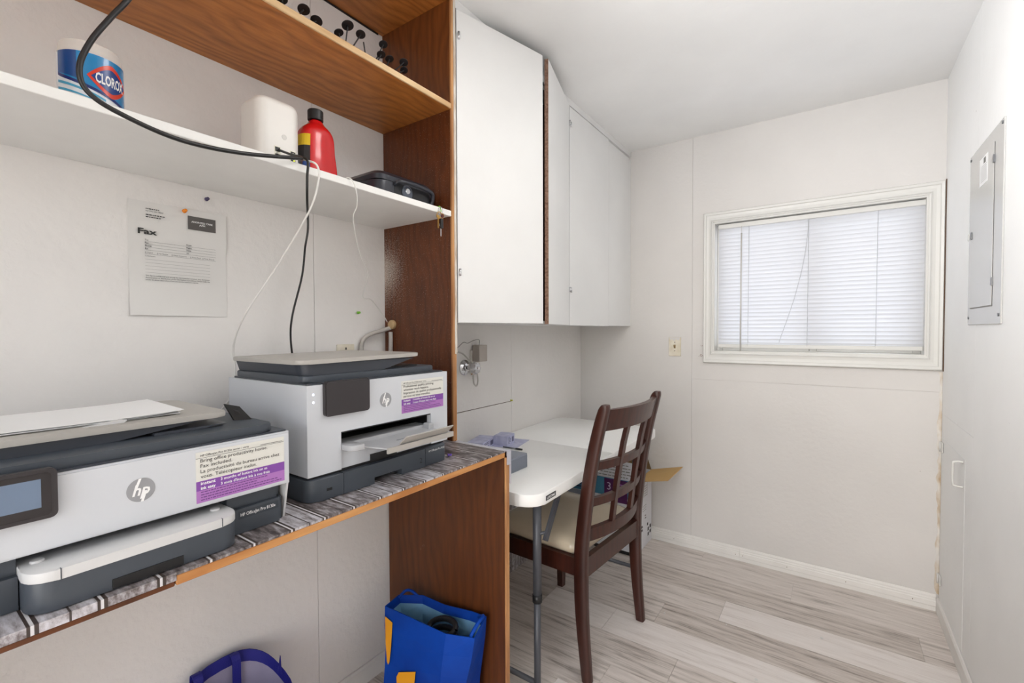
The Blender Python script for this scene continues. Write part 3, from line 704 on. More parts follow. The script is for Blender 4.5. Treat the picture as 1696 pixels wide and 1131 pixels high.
# ------------------------------------------------------------------ printer on the right (taller)
def printer_tall():
    t = thing('printer', 'tall white inkjet printer with dark screen, nearer the wood upright', 'printer', (0.285, -2.02, 0.906))
    y0, y1, X = -2.238, -1.802, 0.463
    # base in three sections
    bl_ = rslab(0.110, 0.474, y0 - 0.004, -2.1575, 0.9065, 0.955, 0.030, 6, (0, 1, 1, 1), 0.002)
    obj('base_section', bl_, M_PDARK, t, True)
    b = nb()
    for q in ((-2.1562, -2.0715, 0.9065, 0.955), (-1.9855, -1.9016, 0.9065, 0.955), (-2.0715, -1.9855, 0.9215, 0.955)): box(b, 0.40, 0.474, q[0], q[1], q[2], q[3])
    box(b, 0.12, 0.40, -2.1562, -1.9016, 0.9065, 0.955); obj('paper_drawer', b, M_PDARK, t)
    b = nb(); 
    dr = rslab(0.110, 0.474, -1.9004, y1 - 0.016, 0.9065, 0.955, 0.012, 4, (1, 1, 0, 0), 0.002); obj('base_section', dr, M_PDARK, t, True)
    obj('base_gap', bx(0.120, 0.458, y0 + 0.008, y1 - 0.012, 0.955, 0.9605), M_BLACK, t)
    b = nb(); xx = 0.4746
    text_into(b, '2', (xx, -1.9225, 0.921), YP, ZP, 0.020); decal('tray_number', b, M_BLACK, t)
    b = nb(); text_into(b, 'HP OfficeJet Pro 9120', (xx, -1.889, 0.943), YP, ZP, 0.0078, 0.062); decal('model_lettering', b, M_INKW, t)
    b = nb(); box(b, 0.4735, 0.4746, -2.2000, -2.1870, 0.9255, 0.9315); obj('usb_port', b, M_BLACK, t)
    # white shell with the output opening
    oy0, oy1, oz0, oz1 = -2.155, -1.867, 0.9606, 1.047
    b = nb()
    box(b, 0.107, X, y0, oy0, 0.9606, 1.160); box(b, 0.107, X, oy1, y1, 0.9606, 1.160)
    box(b, 0.107, X, oy0, oy1, oz1, 1.160); box(b, 0.107, 0.30, oy0, oy1, 0.9606, oz1)
    bmesh.ops.remove_doubles(b, verts=b.verts, dist=1e-5)
    obj('shell', b, M_PLAST, t)
    b = nb()
    box(b, 0.3005, 0.305, oy0 + 0.0005, oy1 - 0.0005, 0.9612, oz1 - 0.0005); box(b, 0.305, X - 0.004, oy0 + 0.0005, oy1 - 0.0005, oz1 - 0.004, oz1 - 0.0005)
    box(b, 0.305, X - 0.016, oy1 - 0.004, oy1 - 0.0005, 0.9612, oz1 - 0.004)
    obj('output_cavity', b, M_BLACK, t)
    obj('output_floor', bx(0.305, X - 0.025, oy0 + 0.0005, oy1 - 0.005, 0.9612, 1.004), M_PDARK2, t)
    obj('front_infill', bx(X - 0.0245, X - 0.005, oy0 + 0.0008, oy1 - 0.0008, 0.9612, 1.003), M_PLAST, t)
    obj('infill_notch', bx(X - 0.0048, X - 0.002, -2.072, -1.99, 0.9612, 0.976), M_BLACK, t)
    # output tray
    lip = rslab(X - 0.05, X + 0.036, oy0 + 0.001, -2.118, 1.0045, 1.0175, 0.020, 6, (0, 0, 0, 1), 0.0015); obj('tray_lip', lip, M_TRAY, t, True)
    b = nb(); box(b, X - 0.06, X - 0.012, -2.1178, oy1 - 0.001, 1.0045, 1.016, 0.001, 1); box(b, X - 0.012, X + 0.012, oy1 - 0.020, oy1 - 0.001, 1.0045, 1.022, 0.002, 1); obj('tray_bar', b, M_TRAY, t)
    b = nb(); quadprism(b, [(X - 0.0118, -2.1178, 1.0045), (X - 0.0118, -1.872, 1.0045), (0.531, -1.857, 0.9990), (0.531, -2.079, 0.9990)], (0, 0, 0.0035)); obj('tray_extension', b, M_TRAY, t)
    b = nb(); quadprism(b, [(0.5312, -2.081, 0.990), (0.536, -2.081, 0.990), (0.536, -2.081, 1.003), (0.5312, -2.081, 1.003)], (0, 0.226, 0)); obj('tray_front', b, M_PGREY, t)
    b = nb(); quadprism(b, [(0.530, -2.040, 1.0035), (0.530, -1.873, 1.0035), (0.548, -1.868, 1.022), (0.548, -2.035, 1.022)], (-0.002, 0, 0.002)); obj('tray_stop', b, M_PGREY, t)
    obj('tray_slot', bx(0.494, 0.4955, -2.020, -1.93, 1.0052, 1.0056), M_PDARK, t)
    # control panel, lights
    b = nb(); pts = [(X - 0.001, y, z) for y, z in rrect(-2.200, -2.0815, 1.0885, 1.1665, 0.008, 4)]; quadprism(b, pts, (0.012, 0, 0))
    bmesh.ops.bevel(b, geom=[e for e in b.edges if abs(e.verts[0].co.x - e.verts[1].co.x) < 1e-6 and e.verts[0].co.x > X + 0.005], offset=0.002, segments=2, affect='EDGES')
    obj('control_panel', b, M_PANEL, t)
    for zz in (1.140, 1.123):
        b = nb(); lathe(b, [(0.0026, X), (0.0022, X + 0.0006)], -2.2225, zz, 10, axis='x'); obj('status_light', b, M_LED, t)
    # scanner lid and document feeder
    obj('scanner_deck', rslab(0.116, X - 0.006, y0 + 0.006, y1 - 0.006, 1.1602, 1.1635, 0.01, 3), M_PDARK2, t)
    obj('scanner_lid', rslab(0.118, 0.440, y0 + 0.008, y1 - 0.022, 1.1637, 1.1785, 0.022, 5, (1, 1, 1, 1), 0.003), M_PDARK, t, True)
    b = nb(); quadprism(b, [(0.135, -2.224, 1.1787), (0.135, -2.005, 1.1787), (0.135, -1.90, 1.2040), (0.135, -2.232, 1.2040)], (0.295, 0, 0))
    es = [e for e in b.edges if abs(e.verts[0].co.z - e.verts[1].co.z) > 0.01 and e.verts[0].co.x > 0.4 and e.verts[0].co.y < -2.2 and e.verts[1].co.y < -2.2]
    bmesh.ops.bevel(b, geom=es, offset=0.028, segments=5, affect='EDGES', profile=0.5)
    obj('feeder_body', b, M_PDARK2, t, True)
    obj('feeder_guide', bx(0.17, 0.40, -1.98, -1.86, 1.1787, 1.1815), M_BLACK, t)
    tp = rslab(0.118, 0.440, -2.240, -1.880, 1.2042, 1.2140, 0.024, 5, (1, 1, 1, 1), 0.002)
    for v in tp.verts:
        if v.co.y > -2.02: v.co.z += (v.co.y + 2.02) * 0.03
    obj('feeder_tray', tp, M_PGREY, t, True)
    logo(t, X + 0.0002, -2.0265, 1.105, 0.0180)
    sticker(t, X + 0.0002, -1.975, -1.819, 1.0615, 1.1465, 1.0985,
            [('Professional quality printing', 0.70), ('wherever work happens.', 0.58), ('Impression de qualité professionnelle', 0.90), ('partout où vous travaillez.', 0.62)], None, 'HP OfficeJet Pro 9120e series / série', 4)
printer_tall()

# ------------------------------------------------------------------ printer on the left (lower, in front)
def printer_low():
    t = thing('printer', 'low white inkjet printer with touch screen, loose sheets on its feeder', 'printer', (0.32, -2.52, 0.906))
    y0, y1, X = -2.762, -2.301, 0.506
    b = nb(); box(b, 0.14, X, y0, y1, 0.9785, 1.0815)
    bmesh.ops.bevel(b, geom=[e for e in b.edges if e.verts[0].co.x > 0.5 and e.verts[1].co.x > 0.5], offset=0.003, segments=2, affect='EDGES')
    obj('shell', b, M_PLAST, t)
    # right side cheek narrowing to the foot
    b = nb(); quadprism(b, [(0.15, y1, 0.978), (X - 0.006, y1, 0.978), (X - 0.022, y1, 0.9065), (0.15, y1, 0.9065)], (0, -0.004, 0)); obj('side_cheek', b, M_PLGREY, t)
    obj('base', bx(0.15, 0.440, y0 + 0.006, y1 - 0.0045, 0.9065, 0.978), M_PDARK2, t)
    # base sections on either side of the tray, each with a step
    for (ya, yb_) in ((-2.4085, y1 - 0.009), (y0 + 0.008, -2.6715)):
        b = nb(); box(b, 0.4402, 0.486, ya, yb_, 0.9520, 0.978); box(b, 0.4402, 0.496, ya, yb_, 0.9065, 0.9518)
        es = [e for e in b.edges if abs(e.verts[0].co.z - e.verts[1].co.z) > 0.01 and e.verts[0].co.x > 0.45 and abs(e.verts[0].co.y - (y1 - 0.009)) < 1e-4]
        bmesh.ops.bevel(b, geom=es, offset=0.008, segments=3, affect='EDGES')
        obj('base_section', b, M_PDARK, t, True)
    b = nb(); xx = 0.4966
    flat(b, [(xx - 0.0003, -2.394, 0.9330), (xx - 0.0003, -2.320, 0.9330), (xx - 0.0003, -2.320, 0.9475), (xx - 0.0003, -2.394, 0.9475)]); decal('name_plate', b, mat('plate_slate', (54, 60, 68), 0.3), t)
    b = nb(); text_into(b, 'HP OfficeJet Pro 8130e', (xx, -2.390, 0.9375), YP, ZP, 0.0085, 0.064, 0.006); decal('model_lettering', b, M_INKW, t)
    # paper tray with rounded light cap
    tb = rslab(0.445, 0.541, -2.670, -2.4105, 0.9075, 0.9475, 0.028, 6, (1, 0, 0, 1), 0.001)
    obj('paper_tray', tb, M_PDARK, t, True)
    obj('tray_handle', bx(0.5405, 0.5425, -2.585, -2.497, 0.9085, 0.9225), M_BLACK, t)
    cap = rslab(0.445, 0.543, -2.671, -2.4095, 0.9477, 0.9620, 0.030, 6, (1, 0, 0, 1), 0.002)
    obj('tray_cap', cap, M_PLGREY, t, True)
    for yy in (-2.638, -2.440):
        obj('cap_seam', bx(0.539, 0.5434, yy - 0.0006, yy + 0.0006, 0.948, 0.9622), M_PDARK, t)
    for yy in (-2.652, -2.430):
        b = nb(); lathe(b, [(0.008, 0.9622), (0.007, 0.9650), (0.002, 0.9658)], 0.49, yy, 14); obj('cap_button', b, M_PLGREY, t, True)
    obj('output_slot', bx(0.4402, 0.445, -2.671, -2.4095, 0.9065, 0.978), M_BLACK, t)
    # control panel with screen
    b = nb(); pts = [(X - 0.001, y, z) for y, z in rrect(-2.752, -2.634, 1.0255, 1.0935, 0.008, 4)]; quadprism(b, pts, (0.010, 0, 0)); o = obj('control_panel', b, M_PANEL, t)
    b = nb(); pts = [(X + 0.0091, y, z) for y, z in rrect(-2.745, -2.6405, 1.0305, 1.0885, 0.005, 4)]; quadprism(b, pts, (0.0008, 0, 0)); obj('panel_glass', b, mat('panel_gloss', (44, 40, 41), 0.16), o)
    b = nb(); box(b, X + 0.0100, X + 0.0103, -2.735, -2.6505, 1.0425, 1.0810); obj('screen', b, M_SCREEN, o)
    # scanner deck, lid, feeder
    obj('scanner_deck', bx(0.15, X - 0.006, y0 + 0.006, y1 - 0.004, 1.0817, 1.0845), M_PDARK2, t)
    obj('scanner_lid', rslab(0.155, 0.492, y0 + 0.014, y1 - 0.022, 1.0847, 1.0995, 0.018, 5, (1, 1, 1, 1), 0.003), M_PDARK, t, True)
    b = nb(); quadprism(b, [(0.19, y0 + 0.016, 1.0997), (0.19, -2.555, 1.0997), (0.19, -2.41, 1.1165), (0.19, y0 + 0.012, 1.1165)], (0.245, 0, 0)); obj('feeder_body', b, M_PDARK2, t)
    b = nb(); quadprism(b, [(0.24, -2.50, 1.0997), (0.24, -2.43, 1.0997), (0.24, -2.385, 1.1045), (0.24, -2.50, 1.1045)], (0.20, 0, 0)); obj('feeder_guide', b, M_PDARK2, t)
    tp = rslab(0.180, 0.441, y0 + 0.006, -2.383, 1.1167, 1.1265, 0.018, 5, (1, 1, 1, 1), 0.002); obj('feeder_tray', tp, M_PGREY, t, True)
    b = nb(); quadprism(b, [(0.405, -2.585, 1.1266), (0.405, -2.535, 1.1266), (0.405, -2.530, 1.1300), (0.405, -2.538, 1.1320), (0.405, -2.552, 1.1305)], (0.012, 0, 0)); obj('paper_guide', b, M_PLGREY, t)
    # black raised stop at the lid's right end
    b = nb(); quadprism(b, [(0.402, -2.356, 1.0997), (0.418, -2.330, 1.0997), (0.366, -2.330, 1.1210), (0.360, -2.356, 1.1290)], (-0.006, 0.0, -0.001)); obj('paper_stop', b, M_BLACK, t)
    logo(t, X + 0.0002, -2.5395, 1.0325, 0.0182)
    sticker(t, X + 0.0002, -2.4645, -2.3125, 0.9865, 1.0730, 1.0235,
            [('Bring office productivity home.', 0.74), ('Fax included.', 0.33), ('La productivité du bureau arrive chez', 0.89), ('vous. Télécopieur inclus.', 0.61)], None, 'HP OfficeJet Pro 8130e series / série', 4)
printer_low()

# sheets lying on the low printer's feeder
def sheet(x0, x1, y0, y1, z, lift, rot, label):
    b = nb(); nx, ny = 4, 8; g_ = []
    cx, cy = (x0 + x1) / 2, (y0 + y1) / 2
    for j in range(ny + 1):
        r_ = []
        for i in range(nx + 1):
            x = x0 + (x1 - x0) * i / nx - cx; y = y0 + (y1 - y0) * j / ny - cy
            X_ = cx + x * math.cos(rot) - y * math.sin(rot); Y_ = cy + x * math.sin(rot) + y * math.cos(rot)
            zz = z + lift * max(0, (j / ny - 0.55) / 0.45) ** 2
            r_.append((X_, Y_, zz))
        g_.append(r_)
    top = [[b.verts.new(p) for p in r_] for r_ in g_]; bot = [[b.verts.new((p[0], p[1], p[2] - 0.0003)) for p in r_] for r_ in g_]
    for j in range(ny):
        for i in range(nx):
            b.faces.new((top[j][i], top[j][i + 1], top[j + 1][i + 1], top[j + 1][i])); b.faces.new((bot[j][i], bot[j + 1][i], bot[j + 1][i + 1], bot[j][i + 1]))
    for i in range(nx):
        b.faces.new((top[0][i], bot[0][i], bot[0][i + 1], top[0][i + 1])); b.faces.new((top[ny][i], top[ny][i + 1], bot[ny][i + 1], bot[ny][i]))
    for j in range(ny):
        b.faces.new((top[j][0], top[j + 1][0], bot[j + 1][0], bot[j][0])); b.faces.new((top[j][nx], bot[j][nx], bot[j + 1][nx], top[j + 1][nx]))
    return tag(obj('paper_sheet', b, M_PAPERW), label, 'paper', 'sheets on the low printer')
sheet(0.187, 0.402, -2.725, -2.446, 1.1275, 0.003, -0.05, 'bottom white sheet of the papers on the low printer')
sheet(0.192, 0.407, -2.727, -2.448, 1.1295, 0.005, -0.02, 'middle white sheet of the papers on the low printer')
ps = sheet(0.190, 0.405, -2.722, -2.441, 1.1315, 0.004, -0.04, 'top white sheet of the papers on the low printer, with specks of print')
b = nb()
for i in range(26):
    x = random.uniform(0.22, 0.38); y = random.choice((-2.705, -2.694, -2.682, -2.671)) + random.uniform(-.002, .002); s = random.uniform(0.0012, 0.003)
    flat(b, [(x, y, 1.1318), (x + s * 2, y, 1.1318), (x + s * 2, y + s, 1.1318), (x, y + s, 1.1318)])
decal('printed_specks', b, M_INKG, ps)

# ------------------------------------------------------------------ notice on the wall
fx = thing('fax_sheet', 'white fax cover sheet pinned to the wall', 'paper', (0.001, -2.30, 1.319))
fy0, fz1 = -2.410, 1.598; fw, fh = 0.2159, 0.2794
b = nb()
ny, nz_ = 8, 10; vv = [[b.verts.new((0.0012 + 0.006 * max(0, 1 - j / 4.0) ** 2 * (1 - abs(i / ny - 0.1)) + (0.004 * (i / ny) ** 3 if j > 6 else 0), fy0 + fw * i / ny, fz1 - fh + fh * j / nz_)) for i in range(ny + 1)] for j in range(nz_ + 1)]
for j in range(nz_):
    for i in range(ny): f = b.faces.new((vv[j][i], vv[j][i + 1], vv[j + 1][i + 1], vv[j + 1][i])); f.smooth = True
obj('sheet', b, M_PAPER, fx)
b = nb(); X_ = 0.0052
T = lambda s, y, z, size, width=None, bold=0.0: text_into(b, s, (X_, y, z), YP, ZP, size, width, bold)
T('Fax', -2.392, 1.5175, 0.019, 0.039, 0.03)
for i, (ww) in enumerate((0.030, 0.034)): pass
T('PACIFIC, WA 98047', -2.3755, 1.5730, 0.0045, 0.036)
for zz, ww in ((1.5790, 0.028), (1.5645, 0.035), (1.5590, 0.030)):
    yy = -2.3755
    while yy < -2.3755 + ww:
        q = random.uniform(0.002, 0.006); flat(b, [(X_, yy, zz), (X_, yy + q, zz), (X_, yy + q, zz + 0.0022), (X_, yy, zz + 0.0022)]); yy += q + 0.0012
for s, zz in (('To:', 1.5015), ('Fax:', 1.4945), ('Phone:', 1.4875), ('Re:', 1.4805)): T(s, -2.3785, zz, 0.0052, None, 0.02)
for s, zz in (('From:', 1.5015), ('Pages:', 1.4945), ('Date:', 1.4875), ('cc:', 1.4805)): T(s, -2.2905, zz, 0.0052, None, 0.02)
for zz in (1.4995, 1.4925, 1.4855, 1.4785, 1.4690):
    flat(b, [(X_, -2.3785, zz), (X_, -2.2215, zz), (X_, -2.2215, zz + 0.0004), (X_, -2.3785, zz + 0.0004)])
for s, yy in (('□ Urgent', -2.3785), ('□ For Review', -2.354), ('□ Please Comment', -2.323), ('□ Please Reply', -2.282), ('□ Please Recycle', -2.2535)): T(s.replace('□ ', '[] '), yy, 1.4715, 0.0042)
T('Comments:', -2.3785, 1.4630, 0.0045)
para = ('This fax is confidential and strictly for the intended recipient. Any disclosure,', 'dissemination or distribution of the information is prohibited. Please notify the', 'sender by phone listed above if you are not the intended recipient.')
for i, s in enumerate(para): T(s, -2.3785, 1.4150 - 0.0050 * i, 0.0042, (0.141, 0.141, 0.114)[i], 0.008)
decal('printed_text', b, M_INK, fx)
b = nb()
for zz in (1.4560, 1.4480, 1.4400, 1.4320, 1.4240): flat(b, [(X_, -2.3785, zz), (X_, -2.236, zz), (X_, -2.236, zz + 0.0004), (X_, -2.3785, zz + 0.0004)])
decal('ruled_lines', b, M_INKG, fx)
b = nb(); quadprism(b, [(X_ - 0.0005, -2.286, 1.5455), (X_ - 0.0005, -2.2205, 1.5455), (X_ - 0.0005, -2.2205, 1.5805), (X_ - 0.0005, -2.286, 1.5805)], (0.0004, 0, 0)); o = obj('dark_header', b, mat('header_grey', (88, 84, 82), 0.6), fx)
b = nb(); text_into(b, 'ANOINTED CARE', (X_ + 0.0004, -2.2532, 1.5640), YP, ZP, 0.0062, 0.050, 0.02, 0, 'CENTER'); text_into(b, 'AFH', (X_ + 0.0004, -2.2532, 1.5575), YP, ZP, 0.0062, 0.014, 0.02, 0, 'CENTER'); decal('header_text', b, M_INKW, o)

# push pins
def pin(loc, d, m, label):
    t = thing('push_pin', label, 'push pin', loc, 'push pins')
    loc = Vector(loc); d = Vector(d).normalized(); b = nb()
    tube(b, [loc, loc + d * 0.006], 0.0006, 5); obj('needle', b, M_CHROME, t)
    b = nb(); P = [0.006, 0.0075, 0.0078, 0.013, 0.0145, 0.016, 0.017]; R = [0.0052, 0.0052, 0.0032, 0.0026, 0.004, 0.0042, 0.003]
    tube(b, [loc + d * q for q in P], 0.003, 10, radii=R); obj('pin_head', b, m, t)
pin((0.0052, -2.296, 1.588), (1, 0.0, 0.10), M_ORANGE, 'orange push pin at the top of the fax sheet')
pin((0.0, -2.242, 1.632), (1, 0.0, 0.05), M_DVIOLET, 'dark violet push pin in the wall under the white shelf')
pin((0.0, -1.767, 1.343), (1, 0, 0.05), M_GREEN, 'green push pin in the wall above the tall printer')
pin((0.0, -0.828, 0.914), (1, 0, 0), M_YELLOW, 'yellow push pin in the wall seam above the folding table')
# violet pin lying on the counter
def lying_pin(x, y, z):
    t = thing('push_pin', 'violet push pin lying on the counter beside the tall printer', 'push pin', (x, y, z), 'push pins')
    b = nb(); d = Vector((0.6, 0.8, 0)); l0 = Vector((x, y, z + 0.0055)); P = [0.006, 0.0075, 0.0078, 0.013, 0.0145, 0.016, 0.017]; R = [0.0052, 0.0052, 0.0032, 0.0026, 0.004, 0.0042, 0.003]
    tube(b, [l0 + d * q for q in P], 0.003, 10, radii=R); obj('pin_head', b, M_VIOLET, t)
    b = nb(); tube(b, [l0 - d * 0.006, l0 + d * 0.006], 0.0006, 5); obj('needle', b, M_CHROME, t)
lying_pin(0.452, -1.797, 0.9056)

# ------------------------------------------------------------------ things on the white shelf
SZ = 1.6778
# wipes canister
def canister(cx, cy, r):
    t = thing('wipes_canister', 'open translucent wipes canister with blue label', 'canister', (cx, cy, SZ))
    b = nb(); lathe(b, [(r * 0.94, SZ), (r, SZ + 0.005), (r, SZ + 0.135), (r * 0.96, SZ + 0.145), (r * 0.93, SZ + 0.157)], cx, cy, 40, capt=False); obj('tub', b, M_FROST, t, True)
    b = nb(); lathe(b, [(r * 0.86, SZ + 0.004), (r * 0.86, SZ + 0.115)], cx, cy, 24); obj('wipes_roll', b, mat('wipes', (240, 236, 230), 0.9), t, True)
    # label: wrapped sheets, printed bands
    def wrap(a0, a1, zf0, zf1, rr, m, name, parent, n_=28):
        q = nb(); prev = None
        for i in range(n_ + 1):
            a = a0 + (a1 - a0) * i / n_; c, s = math.cos(a), math.sin(a); f = i / n_
            ring = [q.verts.new((cx + rr * c, cy + rr * s, SZ + zf0(f))), q.verts.new((cx + rr * c, cy + rr * s, SZ + zf1(f)))]
            if prev: g_ = q.faces.new((prev[0], ring[0], ring[1], prev[1])); g_.smooth = True
            prev = ring
        me = bpy.data.meshes.new(name); q.to_mesh(me); q.free(); return obj(name, me, m, parent)
    lab = wrap(0, 2 * PI, lambda f: 0.008, lambda f: 0.134, r + 0.0004, mat('label_white', (226, 230, 236), 0.3, coat=0.4), 'label', t, 48)
    A0, A1 = math.radians(-80), math.radians(95)
    wrap(A0, A1, lambda f: 0.094 - 0.050 * f ** 0.8, lambda f: 0.134, r + 0.0008, mat('label_blue', (0, 126, 186), 0.25, coat=0.5), 'label_band', lab)
    wrap(A0, A0 + 0.75, lambda f: 0.094 - 0.012 * f, lambda f: 0.134, r + 0.0010, mat('label_navy', (10, 72, 138), 0.25, coat=0.5), 'label_band', lab)
    wrap(A0, A1, lambda f: 0.089 - 0.050 * f ** 0.8, lambda f: 0.095 - 0.050 * f ** 0.8, r + 0.0011, mat('label_stripe', (24, 44, 110), 0.25), 'label_stripe', lab)
    wrap(A0, A0 + 1.6, lambda f: 0.075 - 0.025 * f, lambda f: 0.080 - 0.026 * f, r + 0.0010, mat('label_wave', (70, 160, 196), 0.3), 'label_stripe', lab)
    wrap(A0, A0 + 1.4, lambda f: 0.062 - 0.018 * f, lambda f: 0.067 - 0.021 * f, r + 0.0010, MATS['label_wave'], 'label_stripe', lab)
    B0, B1 = math.radians(-20), math.radians(66); ac = (B0 + B1) / 2
    zc = 0.092; hh = 0.032
    dia = lambda k: (lambda f: zc - hh * k * (1 - abs(2 * f - 1) ** 1.5))
    diu = lambda k: (lambda f: zc + hh * k * (1 - abs(2 * f - 1) ** 1.5))
    wrap(B0, B1, dia(1), diu(1), r + 0.0014, mat('label_red', (214, 60, 36), 0.25), 'brand_badge', lab)
    wrap(B0 + 0.12, B1 - 0.12, dia(0.72), diu(0.72), r + 0.0017, mat('label_deep_blue', (26, 62, 130), 0.25), 'brand_badge', lab)
    def wrap_text(s, a_mid, z_, size, width, m, bold, name):
        q = nb(); text_into(q, s, (0, 0, 0), XP, (0, 1, 0), size, width, bold, 0, 'CENTER')
        for v in q.verts:
            a = a_mid + v.co.x / r; v.co = Vector((cx + (r + 0.0021) * math.cos(a), cy + (r + 0.0021) * math.sin(a), SZ + z_ + v.co.y))
        decal(name, q, m, lab)
    wrap_text('CLOROX', ac, zc - 0.0095, 0.027, 0.050, M_INKW, 0.03, 'brand_lettering')
    wrap_text('Disinfecting Wipes', ac - 0.10, 0.036, 0.0120, 0.070, mat('label_ink', (40, 52, 96), 0.4), 0.0, 'label_lettering')
canister(0.165, -2.508, 0.0495)

# router
def router(cx, cy):
    t = thing('wifi_router', 'white rounded wifi router box with cable ports', 'router', (cx, cy, SZ))
    x0, x1, y0, y1 = cx - 0.055, cx + 0.055, cy - 0.055, cy + 0.055
    b = nb(); h = 0.185; pts = rrect(x0, x1, y0, y1, 0.026, 7); rings = []
    prof_ = [(0.0, 0.0), (0.0, h - 0.018), (0.002, h - 0.010), (0.006, h - 0.004), (0.012, h - 0.0005), (0.020, h)]
    for ins, z_ in prof_:
        k_ = 1 - ins / 0.055
        rings.append([b.verts.new((cx + (px - cx) * k_, cy + (py - cy) * k_, SZ + z_)) for px, py in pts])
    for a, c in zip(rings, rings[1:]):
        for i in range(len(pts)): b.faces.new((a[i], a[(i + 1) % len(pts)], c[(i + 1) % len(pts)], c[i]))
    b.faces.new(rings[0][::-1]); b.faces.new(rings[-1])
    obj('case', b, M_ROUTER, t, True)
    for yy, zz in ((-0.010, 0.056), (-0.010, 0.039), (0.030, 0.056), (0.030, 0.037)):
        y_ = cy + yy
        obj('port_frame', bx(x1 - 0.001, x1 + 0.0006, y_ - 0.0080, y_ + 0.0080, SZ + zz - 0.0075, SZ + zz + 0.0075), mat('port_frame_cream', (232, 230, 210), 0.4), t)
        o = obj('port', bx(x1 - 0.001, x1 + 0.0010, y_ - 0.0062, y_ + 0.0062, SZ + zz - 0.0055, SZ + zz + 0.0055), M_BLACK, t)
    b = nb(); lathe(b, [(0.0065, x1), (0.0065, x1 + 0.0006), (0.0055, x1 + 0.0006), (0.0055, x1 + 0.0002)], cy + 0.008, SZ + 0.092, 18, axis='x'); obj('badge', b, mat('badge_grey', (216, 213, 208), 0.4), t)
    obj('port_light', bx(x1 + 0.001, x1 + 0.0013, cy + 0.031, cy + 0.034, SZ + 0.038, SZ + 0.041), mat('led_yellow', (220, 230, 60), 0.3, emit=((210, 230, 60), 2.0)), t)
router(0.185, -2.163)

# red bottle
def bottle(cx, cy):
    t = thing('cleaner_bottle', 'red plastic drain cleaner jug with black cap', 'bottle', (cx, cy, SZ))
    secs = [(0.0, 0.052, 0.036), (0.006, 0.057, 0.040), (0.05, 0.057, 0.040), (0.075, 0.054, 0.039), (0.095, 0.050, 0.037), (0.135, 0.049, 0.036), (0.152, 0.045, 0.034), (0.166, 0.033, 0.028), (0.175, 0.0185, 0.0185), (0.188, 0.0170, 0.0170)]
    n_ = 28; b = nb(); rings = []
    for z_, ry, rx in secs:
        ring = []
        for k_ in range(n_):
            a = 2 * PI * k_ / n_; c, s = math.cos(a), math.sin(a); e = 0.72
            x = rx * math.copysign(abs(c) ** e, c); y = ry * math.copysign(abs(s) ** e, s)
            # side groove of the moulded handle
            if 0.03 < z_ < 0.15 and c > 0 and 0.05 < s < 0.75: x *= 0.86
            ring.append(b.verts.new((cx + x, cy + y, SZ + z_)))
        rings.append(ring)
    for a, c in zip(rings, rings[1:]):
        for i in range(n_): b.faces.new((a[i], a[(i + 1) % n_], c[(i + 1) % n_], c[i]))
    b.faces.new(rings[0][::-1]); b.faces.new(rings[-1])
    o = obj('jug', b, M_RED, t, True, angle=60)
    md = o.modifiers.new('sub', 'SUBSURF'); md.levels = 1; md.render_levels = 2
    b = nb(); lathe(b, [(0.0195, SZ + 0.186), (0.0205, SZ + 0.187), (0.0205, SZ + 0.212), (0.019, SZ + 0.214)], cx, cy, 24); obj('cap', b, M_BLACK, t, True)
    # label around the left side
    def wrap(z0, z1, m, name, k0=0.0, k1=1.0):
        q = nb(); prev = None
        for i in range(9):
            f = k0 + (k1 - k0) * i / 8; a = math.radians(-128 + 92 * f); c, s = math.cos(a), math.sin(a); e = 0.72
            x = 0.0405 * math.copysign(abs(c) ** e, c); y = 0.0565 * math.copysign(abs(s) ** e, s)
            def sc(z_): return 1.03 if z_ < 0.08 else 1.03 - (z_ - 0.08) * 2.2
            ring = [q.verts.new((cx + x * sc(z0), cy + y * sc(z0), SZ + z0)), q.verts.new((cx + x * sc(z1), cy + y * sc(z1), SZ + z1))]
            if prev: q.faces.new((prev[0], ring[0], ring[1], prev[1]))
            prev = ring
        me = bpy.data.meshes.new(name); q.to_mesh(me); q.free(); obj(name, me, m, t)
    wrap(0.020, 0.055, mat('label_cleaner_blue', (30, 70, 140), 0.3), 'label'); wrap(0.055, 0.100, mat('label_cleaner_black', (34, 30, 32), 0.3), 'label'); wrap(0.100, 0.132, mat('label_cleaner_yellow', (222, 186, 30), 0.3), 'label')
bottle(0.195, -2.040)

